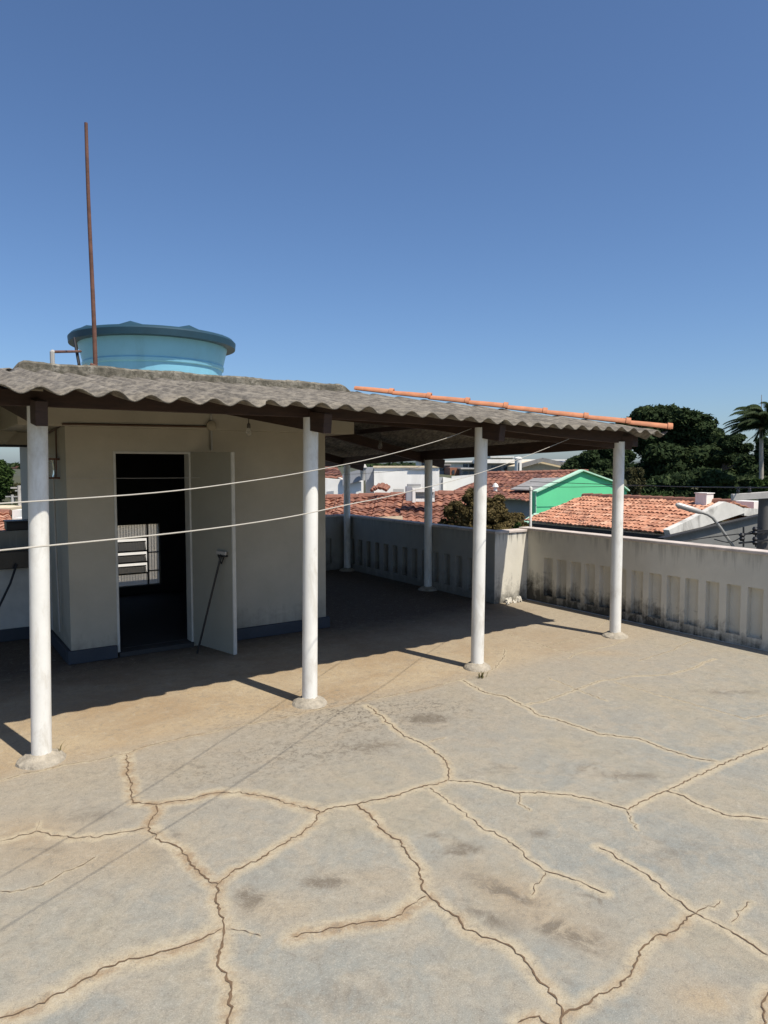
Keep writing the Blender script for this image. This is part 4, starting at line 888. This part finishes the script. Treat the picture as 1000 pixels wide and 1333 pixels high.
far_house('distant pale house with a stepped white roof wall just right of the third column', 640, 668, 596, 606, 95, M['white'], 2., ((645, 650, 599, 603), (656, 660, 599, 603)))
far_house('distant white block with plain wall under the canopy scallops', 545, 563, 600, 610, 90, M['white'], 1.5, ((549, 553, 602, 606),))
far_house('far white house low on the horizon behind the parked cars', 712, 745, 600, 612, 120, M['white'], 2., ((720, 725, 604, 608), (732, 738, 604, 608)))

def car(cx, cy, d, m, label, ang):
    base = at(cx, cy, d); t = thing('parked_car', label, 'car', base, 'cars parked on the hillside')
    u = V3((math.cos(ang), math.sin(ang), 0)); v = V3((-u.y, u.x, 0)); Z = V3((0, 0, 1))
    pr = [(-2, .35), (-2.02, .75), (-1.7, .9), (-1.2, .95), (-.7, 1.4), (.6, 1.42), (1.15, .95), (1.85, .82), (2.02, .6), (2., .35)]
    mb = MB(); mb.prism([base + u * x + Z * z - v * .8 for x, z in pr], v * 1.6); mb.build('body', m, t, bevel=.05)
    mb = MB()
    for s in (-.81, .79): mb.prism([base + u * x + Z * z + v * s for x, z in ((-1.05, .98), (-.65, 1.34), (.52, 1.36), (.95, .98))], v * .02)
    mb.prism([base + u * 1.12 + Z * 1.0 - v * .7, base + u * 1.12 + Z * 1.0 + v * .7, base + u * .66 + Z * 1.38 + v * .6, base + u * .66 + Z * 1.38 - v * .6], u * .03); mb.build('window', M['winglass'], t)
    for x in (-1.25, 1.3):
        for s in (-.82, .64): 
            mb = MB(); p = base + u * x + Z * .33 + v * s; mb.tube([p, p + v * .18], .33, 14); mb.build('wheel', M['tyre'], t)
car(721, 615, 88, M['carblue'], 'dark blue parked car with a big windscreen left of the dark trees', 1.2)
car(706, 615, 92, M['wire'], 'black parked car, left of the dark blue one', .1)
car(738, 614, 95, M['carsilver'], 'silver parked car closest to the dark trees', .5)

# ------------------------------------------------------------------ trees
def leaves(n, blobs, size, flat=.35, shell=.55, elong=1.5, up=.5):
    """leaf quads scattered through ellipsoid clumps -> verts, faces, tone"""
    w_ = np.array([b[1][0] * b[1][1] + b[1][2] ** 2 for b in blobs]); ci = rng.choice(len(blobs), n, p=w_ / w_.sum())
    C = np.array([b[0] for b in blobs], float)[ci]; R = np.array([b[1] for b in blobs], float)[ci]; btone = rng.normal(0, .12, len(blobs))[ci]
    d = rng.normal(size=(n, 3)); d /= np.linalg.norm(d, axis=1)[:, None]
    rad = shell + (1 - shell) * rng.random(n) ** .6; rad *= rng.uniform(.85, 1.12, n)
    p = C + d * R * rad[:, None]
    nr = d * .8 + rng.normal(size=(n, 3)) * .65 + np.array([0, 0, up]); nr /= np.linalg.norm(nr, axis=1)[:, None]
    t = np.cross(nr, rng.normal(size=(n, 3))); t /= np.linalg.norm(t, axis=1)[:, None]; b = np.cross(nr, t)
    s = size * rng.uniform(.55, 1.35, n)[:, None]
    v = np.stack([p - t * s * elong * .5, p + b * s * .36 - nr * s * .05, p + t * s * elong * .5, p - b * s * .36 - nr * s * .05], 1).reshape(-1, 3)
    f = np.arange(4 * n).reshape(n, 4); tone = np.clip(.45 + btone + rng.normal(0, .2, n), 0, 1); return v, f, np.repeat(tone, 4)
def fast_mesh(name, v, f, tone, m, parent):
    me = bpy.data.meshes.new(name); off = np.array(parent['_at']) if parent is not None else 0; v = v - off
    me.vertices.add(len(v)); me.vertices.foreach_set('co', v.astype(np.float32).ravel()); me.loops.add(f.size); me.loops.foreach_set('vertex_index', f.astype(np.int32).ravel())
    me.polygons.add(len(f)); me.polygons.foreach_set('loop_start', np.arange(0, f.size, 4, dtype=np.int32)); me.polygons.foreach_set('loop_total', np.full(len(f), 4, dtype=np.int32))
    me.materials.append(m); me.update(calc_edges=True); a = me.attributes.new('tone', 'FLOAT', 'POINT'); a.data.foreach_set('value', tone.astype(np.float32))
    return link(name, me, parent)
def tree(label, clumps, d, n, size, m, bark='bark', name='leafy_tree', cat='tree', group=None, sub=7, flat=.75, trunk_px=None, thick=.25, sr=.42):
    """clumps: (px, py, rx_px, ry_px[, dd]) at distance d; each is broken into sub-clumps"""
    blobs = []; big = []
    for c in clumps:
        px, py, rx, ry = c[:4]; dd = d + (c[4] if len(c) > 4 else 0); P0 = at(px, py, dd); k = dd / F_; Rx, Rz = rx * k, ry * k; big.append((P0, Rx, Rz))
        for _ in range(sub):
            v = rng.normal(size=3); v /= np.linalg.norm(v); s_ = rng.uniform(.75, 1.)
            q = P0 + RT * float(v[0] * Rx * s_ * (1 - sr * .6)) + f2 * float(v[1] * Rx * s_ * .8) + V3((0, 0, float(v[2] * Rz * s_ * (1 - sr * .6))))
            rr = rng.uniform(.7, 1.2) * sr; blobs.append((tuple(q), (Rx * rr, Rx * rr, Rz * rr * flat / .75)))
        blobs.append((tuple(P0), (Rx * .7, Rx * .7, Rz * .7)))
    px = trunk_px if trunk_px else sum(c[0] for c in clumps) / len(clumps); b0 = at(px, HOR, d); base = V3((b0.x, b0.y, gz(b0.x, b0.y)))
    t = thing(name, label, cat, base, group)
    v, f, tone = leaves(n, blobs, size); fast_mesh('crown', v, f, tone, m, t)
    mb = MB(); zc = min(b[0].z - b[2] * .3 for b in big); zc = max(zc, base.z + 1.); fork = V3((base.x, base.y, base.z + (zc - base.z) * .6))
    mb.tube([base - V3((0, 0, .2)), base.lerp(fork, .5) + RT * .05, fork], [thick * 1.3, thick, thick * .85], 9)
    for P0, Rx, Rz in big: mb.tube([fork - V3((0, 0, .1)), fork.lerp(P0, .5) + V3((0, 0, -.1 * Rz)), P0, P0 + V3((0, 0, Rz * .5))], [thick * .7, thick * .45, thick * .25, thick * .08], 6)
    for q, r in blobs[:40]: mb.tube([min(big, key=lambda B: (B[0] - V3(q)).length)[0], V3(q)], [thick * .2, thick * .06], 5)
    mb.build('trunk', M[bark], t); return t
G1 = 'dark trees on the hillside to the right'
tree('huge dark rounded tree rising highest behind the orange roof', [(830, 562, 36, 26), (848, 550, 36, 22), (872, 556, 52, 29), (905, 566, 42, 30), (848, 575, 40, 28), (925, 590, 42, 26), (880, 600, 62, 34), (850, 620, 50, 30), (935, 620, 48, 32), (900, 640, 60, 26), (960, 630, 40, 26), (840, 640, 40, 24)], 55, 100000, .28, M['leafdark'], group=G1, trunk_px=885, thick=.5, sub=9)
tree('thin outer branches of dark leaves at the right side of the huge tree', [(950, 576, 20, 12), (966, 584, 15, 6), (945, 596, 18, 9), (972, 600, 9, 5)], 51, 8000, .24, M['leafdark'], group=G1, trunk_px=940, thick=.16, sub=5, sr=.36)
tree('dark bushy tree left of the huge one, just above the green gable', [(770, 603, 26, 17), (790, 612, 30, 24), (748, 606, 18, 11), (800, 590, 26, 16), (760, 622, 30, 18)], 50, 26000, .28, M['leafdark'], group=G1, trunk_px=780, thick=.25)
tree('dark tree at the right edge beneath the palm', [(1000, 590, 22, 22), (985, 618, 26, 26), (1015, 615, 30, 34), (990, 640, 30, 20)], 47, 22000, .28, M['leafdark'], group=G1, trunk_px=1000, thick=.25)
tree('low shadowy tree directly behind the orange roof ridge', [(860, 645, 34, 20), (900, 650, 30, 18), (945, 648, 34, 18), (880, 627, 34, 14), (925, 626, 36, 15), (965, 630, 30, 14)], 43, 30000, .25, M['leafdark'], group=G1, trunk_px=900, thick=.2)
tree('mid green shrubby tree behind the fourth column', [(815, 645, 22, 16), (848, 652, 22, 12)], 38, 9000, .2, M['leafmid'], group=G1, trunk_px=830, thick=.14)
tree('bare looking olive tree with pale upright twigs behind the corner column', [(827, 630, 12, 18), (822, 618, 9, 10), (833, 615, 7, 9)], 36, 4500, .14, M['leafolive'], bark='palebark', group=G1, trunk_px=826, thick=.12, sub=8, sr=.3)
tree('yellow green bush beside the palm trunk', [(988, 632, 12, 10), (1004, 638, 14, 12)], 36, 5000, .18, M['leafmid'], group=G1, trunk_px=995, thick=.1)
# dry bush behind the shaded parapet
tree('dry brownish bush showing above the shaded parapet near the third column', [(600, 672, 26, 22), (640, 668, 30, 26), (665, 682, 26, 16), (618, 652, 18, 18), (580, 688, 18, 14), (690, 692, 10, 10), (648, 690, 40, 14)], 15.5, 26000, .055, M['leafdry'], name='dry_bush', cat='bush', trunk_px=635, thick=.09, sub=16, sr=.27)
tree('small fresh green creeper on the green side wall', [(674, 685, 5, 6), (684, 691, 7, 5)], 14.5, 1500, .06, M['leafmid'], name='creeper', cat='plant', trunk_px=683, thick=.03, sub=4)
# left edge
tree('green tree at the left edge seen through the service opening', [(-6, 616, 18, 20), (4, 632, 12, 14), (-20, 645, 26, 22)], 34, 11000, .2, M['leafmid'], trunk_px=-8, thick=.18)
tree('pale green feathery tree in front of the white villa at the left', [(17, 640, 11, 9), (24, 634, 6, 5)], 42, 2200, .26, M['leafolive'], trunk_px=16, bark='palebark', thick=.08)
tree('slim dark cypress half hidden by the nearest column', [(35.5, 610, 2.6, 20), (35.8, 640, 3.4, 26), (36, 672, 3.6, 20)], 22, 3800, .14, M['leafdark'], name='cypress', trunk_px=36, thick=.06, sub=10, sr=.5)
tree('dark hedge behind the small roof at the left edge', [(8, 662, 20, 8), (26, 668, 14, 10)], 30, 4500, .14, M['leafdark'], name='hedge', cat='hedge', trunk_px=14, thick=.06)
t = far_house('white villa with tall columns and a red roof line at far left', 11, 36, 616, 632, 110, M['white'], 2.2, ((15, 17.5, 619, 627), (20, 22.5, 619, 627), (25, 27.5, 619, 627)), rm=M['white'], name='villa')
far_house('row of red roofed houses on the far left skyline', -20, 20, 610, 616, 170, M['brick'], 1.6, (), rm=M['redbrown'])
far_house('dark red roofed house on the left skyline next to a clump of trees', 22, 44, 609, 616, 165, M['brick'], 2.4, (), rm=M['brown'])
tree('round dark tree on the left skyline above the villa', [(30, 608, 6, 4)], 160, 900, .7, M['leafdark'], trunk_px=30, thick=.3)
t = thing('tiled_house', 'house with orange tile roof at the left edge below the service opening', 'house', at(0, 690, 20))
tile_roof('roof', at(-60, 706, 17), at(22, 694, 17), at(-60, 668, 22), at(12, 668, 22), M['orange'], t, pitch=.26, course=.45)
q0, q1 = at(-60, 708, 17.2), at(22, 697, 17.2); mb = MB(); mb.prism([V3((q0.x, q0.y, -4)), V3((q1.x, q1.y, -4)), q1, q0], f2 * .2); mb.build('wall', M['white'], t)
mb = fb(MB(), 16, 26, 664, 690, 20, 2.); mb.build('gable_end', M['white'], t)
mb = fb(MB(), 19, 29, 674, 690, 18.5, 1.); mb.build('porch_wall', M['white'], t); mb = fb(MB(), -30, 12, 661, 666, 23, 1.5); mb.build('fascia', M['creamwall'], t)
for k, (px, y0, y1) in enumerate(((25, 632, 676), (29.5, 636, 672), (16, 644, 664))):
    d = 24 + k * 3; a = at(px, y0, d); mb = MB(); mb.tube([(a.x, a.y, gz(a.x, a.y)), a], .055, 8); mb.bar(a - RT * .28 - V3((0, 0, .08)), a + RT * .28 - V3((0, 0, .08)), .05, .05)
    tag(mb.build('utility_post', M['concrete']), ('tallest pale post left of the cypress', 'pale post closest to the cypress', 'short pale post under the feathery tree')[k], 'post')

# windblown palm
pb = at(992, HOR, 40); t = thing('palm_tree', 'tall windblown palm at the right edge with fronds streaming to the left', 'palm', (pb.x, pb.y, gz(pb.x, pb.y)))
top = at(991, 553, 40); mb = MB(); base = V3((pb.x, pb.y, gz(pb.x, pb.y)))
mb.tube([base, base.lerp(top, .5) + RT * .05, top], [.17, .12, .10], 10); mb.build('trunk', M['palebark'], t)
vs, fs, tn = [], [], []
for k in range(44):
    a = 2 * math.pi * k / 44 + random.uniform(-.1, .1); el = random.uniform(.0, 1.4); Ln = random.uniform(1.45, 2.2)
    dv = (RT * math.cos(a) + f2 * math.sin(a)) * math.cos(el) + V3((0, 0, math.sin(el))); p = top.copy(); wind = -RT * .85 + V3((0, 0, -.62)); pts = []
    for i in range(13):
        pts.append(p.copy()); s_ = i / 12; dv = (dv + wind * (.10 + .34 * s_) * .8).normalized(); p = p + dv * Ln / 12
    tone = random.uniform(.2, .9)
    for i in range(1, 13):
        d = (pts[i] - pts[i - 1]).normalized(); sd_ = d.cross(V3((0, 0, 1))); sd_ = sd_.normalized() if sd_.length > .01 else RT
        for s in (-1, 1):
            for q in range(3):
                b = pts[i - 1].lerp(pts[i], q / 3); l = .62 * (1 - .55 * (i / 12)) * random.uniform(.8, 1.1)
                tip = b + (sd_ * s * .55 + d * .55 + wind * .35 + V3((0, 0, -.35))).normalized() * l; w2 = d * .045
                o = len(vs); vs += [b - w2, b + w2, tip]; fs.append((o, o + 1, o + 2)); tn += [tone] * 3
mb = MB(); mb.add(vs, fs, tn); mb.build('crown', M['palm'], t)
vs, fs, tn = [], [], []
for k in range(9):
    a = random.uniform(0, 6.28); p = top - V3((0, 0, .1)); q = p + (RT * math.cos(a) * .35 + f2 * math.sin(a) * .35) + V3((0, 0, -random.uniform(.5, .9))); s = RT * .06
    o = len(vs); vs += [p - s * .4, p + s * .4, q + s, q - s]; fs.append((o, o + 1, o + 2, o + 3)); tn += [.3] * 4
mb = MB(); mb.add(vs, fs, tn); mb.build('hanging_seed', M['palm'], t)
mb = MB(); mb.tube([top, at(991.5, 514, 40)], [.04, .015], 6); mb.build('spear_leaf', M['palebark'], t)

# ------------------------------------------------------------------ street lamp, pole, wires
DP = 12.5
pc = at(995, 660, DP); t = thing('utility_pole', 'dark concrete utility pole with pale crossarm at the right edge', 'utility pole', (pc.x, pc.y, -3.6))
mb = MB(); zt = at(995, 644, DP).z; mb.tube([(pc.x, pc.y, -3.6), (pc.x, pc.y, zt)], [.15, .095], 12); mb.build('pole', M['darkpole'], t, smooth=True)
mb = MB(); mb.bar(at(953, 647.5, DP - .12), at(1040, 641.5, DP - .12), .09, .115); mb.build('crossarm', M['concrete'], t, bevel=.006)
for px in (961, 976): 
    mb = MB(); c = at(px, 641, DP - .12); mb.lathe([(.018, -.02), (.03, .02), (.018, .05), (.03, .07), (.012, .10)], c, 10); mb.build('insulator', M['dark'], t, smooth=True)
mb = MB()
for y in (694, 705): mb.bar(at(962, y + 2, DP - .1), at(1003, y - 2, DP - .1), .03, .03)
for x in (968, 984): mb.tube([at(x, 686, DP - .1), at(x, 712, DP - .1)], .016, 6)
mb.build('bracket', M['wire'], t)
for x, y in ((983, 691), (983, 704), (966, 699)): 
    mb = MB(); mb.lathe([(.03, -.07), (.05, -.03), (.035, 0), (.05, .03), (.03, .07)], at(x, y, DP - .14), 10); mb.build('insulator', M['dark'], t, smooth=True)
t = thing('street_lamp', 'grey street lamp on a bent arm reaching up behind the parapet', 'street lamp', at(990, 760, DP))
a = [at(985, 757, DP), at(953, 709, DP), at(938, 687, DP), at(928, 674, DP), at(921, 669.5, DP), at(912, 666.5, DP)]
mb = MB(); mb.tube(a, .026, 10); mb.build('arm', M['lampgrey'], t, smooth=True)
p, q = at(914, 667.2, DP), at(880, 656.5, DP); mb = MB(); d = (q - p); mb.tube([p, p + d * .1, p + d * .45, p + d * .9, q], [.03, .045, .055, .05, .025], 10)
mb.v = [(x, y, z) for x, y, z in mb.v]; mb.build('lamp_head', M['lamphead'], t, smooth=True)
mb = MB(); mb.bar(p + d * .45 - V3((0, 0, .04)), p + d * .92 - V3((0, 0, .038)), .06, .03); mb.build('lamp_glass', M['zinc'], t, bevel=.01)
wgrp = 'cables strung to the utility pole'
wire('overhead_cable', [at(690, 627, 30), at(850, 632.5, 20), at(961, 634.5, DP - .1), at(1060, 634, 9)], .011, M['wire'], 'upper dark cable crossing the trees to the utility pole', 'cable', wgrp)
wire('overhead_cable', [at(820, 720, 12), at(900, 703, DP), at(962, 695, DP - .1)], .010, M['wire'], 'slack black cable over the grey lean-to wall below the street lamp', 'cable', wgrp)
wire('overhead_cable', [at(930, 702, DP + .3), at(950, 706, DP), at(966, 699, DP - .1), at(983, 691, DP - .1), at(1030, 690, DP)], .009, M['wire'], 'tangled short cable at the pole bracket', 'cable', wgrp)
a = at(691, 692, 8.6); b = at(691, 637, 8.6)
t = thing('thin_mast', 'slim white mast standing behind the parapet corner', 'pole', (7.55, a.y, 0)); a = atx(691.5, 690, 7.5); b = atx(691, 637, 7.5)
mb = MB(); mb.tube([(a.x, a.y, -.4), b], .018, 8); mb.build('tube', M['white'], t); mb = MB(); mb.lathe([(.024, -.01), (.024, .03), (0, .04)], b, 8); mb.build('cap', M['white'], t)
# white wall added behind the stair house to brighten the stairwell window panes
t = thing('window_backdrop', 'added white wall brightening the stairwell window from behind', 'wall', (3.2, 14.2, -3.6))
mb = MB(); mb.box(1.9, 6.2, 14.0, 14.25, -3.6, .85); mb.build('wall_face', M['white'], t); mb = MB(); mb.box(1.85, 6.25, 13.97, 14.28, .852, .9); mb.build('coping', M['coping'], t)
# far wooded skyline: one mass, nobody could count it
blobs = []
for k in range(420):
    a = math.radians(rng.uniform(-60, 130)); d = rng.uniform(220, 620); hgt = rng.uniform(.9, 2.2) * d / 330; wd = rng.uniform(4, 11)
    blobs.append(((math.sin(a) * d, math.cos(a) * d, 1.1 + hgt * .3), (wd, wd, hgt * .8)))
v, f, tone = leaves(26000, blobs, 1.5); tag(fast_mesh('distant_woods', v, f, tone, M['leafdark'], None), kind='stuff')


# ------------------------------------------------------------------ light and sky
SUN_AZ = math.degrees(math.atan2(.24, -.97)); SUN_EL = 59.5
w = bpy.data.worlds.new('World'); S.world = w; w.use_nodes = True; nt = w.node_tree; bg = nt.nodes['Background']
sk = nt.nodes.new('ShaderNodeTexSky'); sk.sky_type = 'NISHITA'; sk.sun_disc = False; sk.sun_elevation = math.radians(SUN_EL); sk.sun_rotation = math.radians(SUN_AZ)
sk.altitude = 0; sk.air_density = .92; sk.dust_density = .95; sk.ozone_density = 8.5
nt.links.new(sk.outputs[0], bg.inputs[0]); bg.inputs[1].default_value = .113
sl = bpy.data.lights.new('sun', 'SUN'); sl.energy = 5.0; sl.angle = math.radians(.55); sl.color = (1., .93, .82)
so = bpy.data.objects.new('sun', sl); COL.objects.link(so)
az, el = math.radians(SUN_AZ), math.radians(SUN_EL); sd = Vector((math.sin(az) * math.cos(el), math.cos(az) * math.cos(el), math.sin(el)))
so.rotation_euler = sd.to_track_quat('Z', 'Y').to_euler(); so.location = (5, -10, 20)
S.view_settings.view_transform = 'Standard'; S.view_settings.look = 'None'; S.view_settings.exposure = .2; S.view_settings.gamma = 1
S.cycles.max_bounces = 8
for o in bpy.data.objects:
    if '_at' in o: del o['_at']
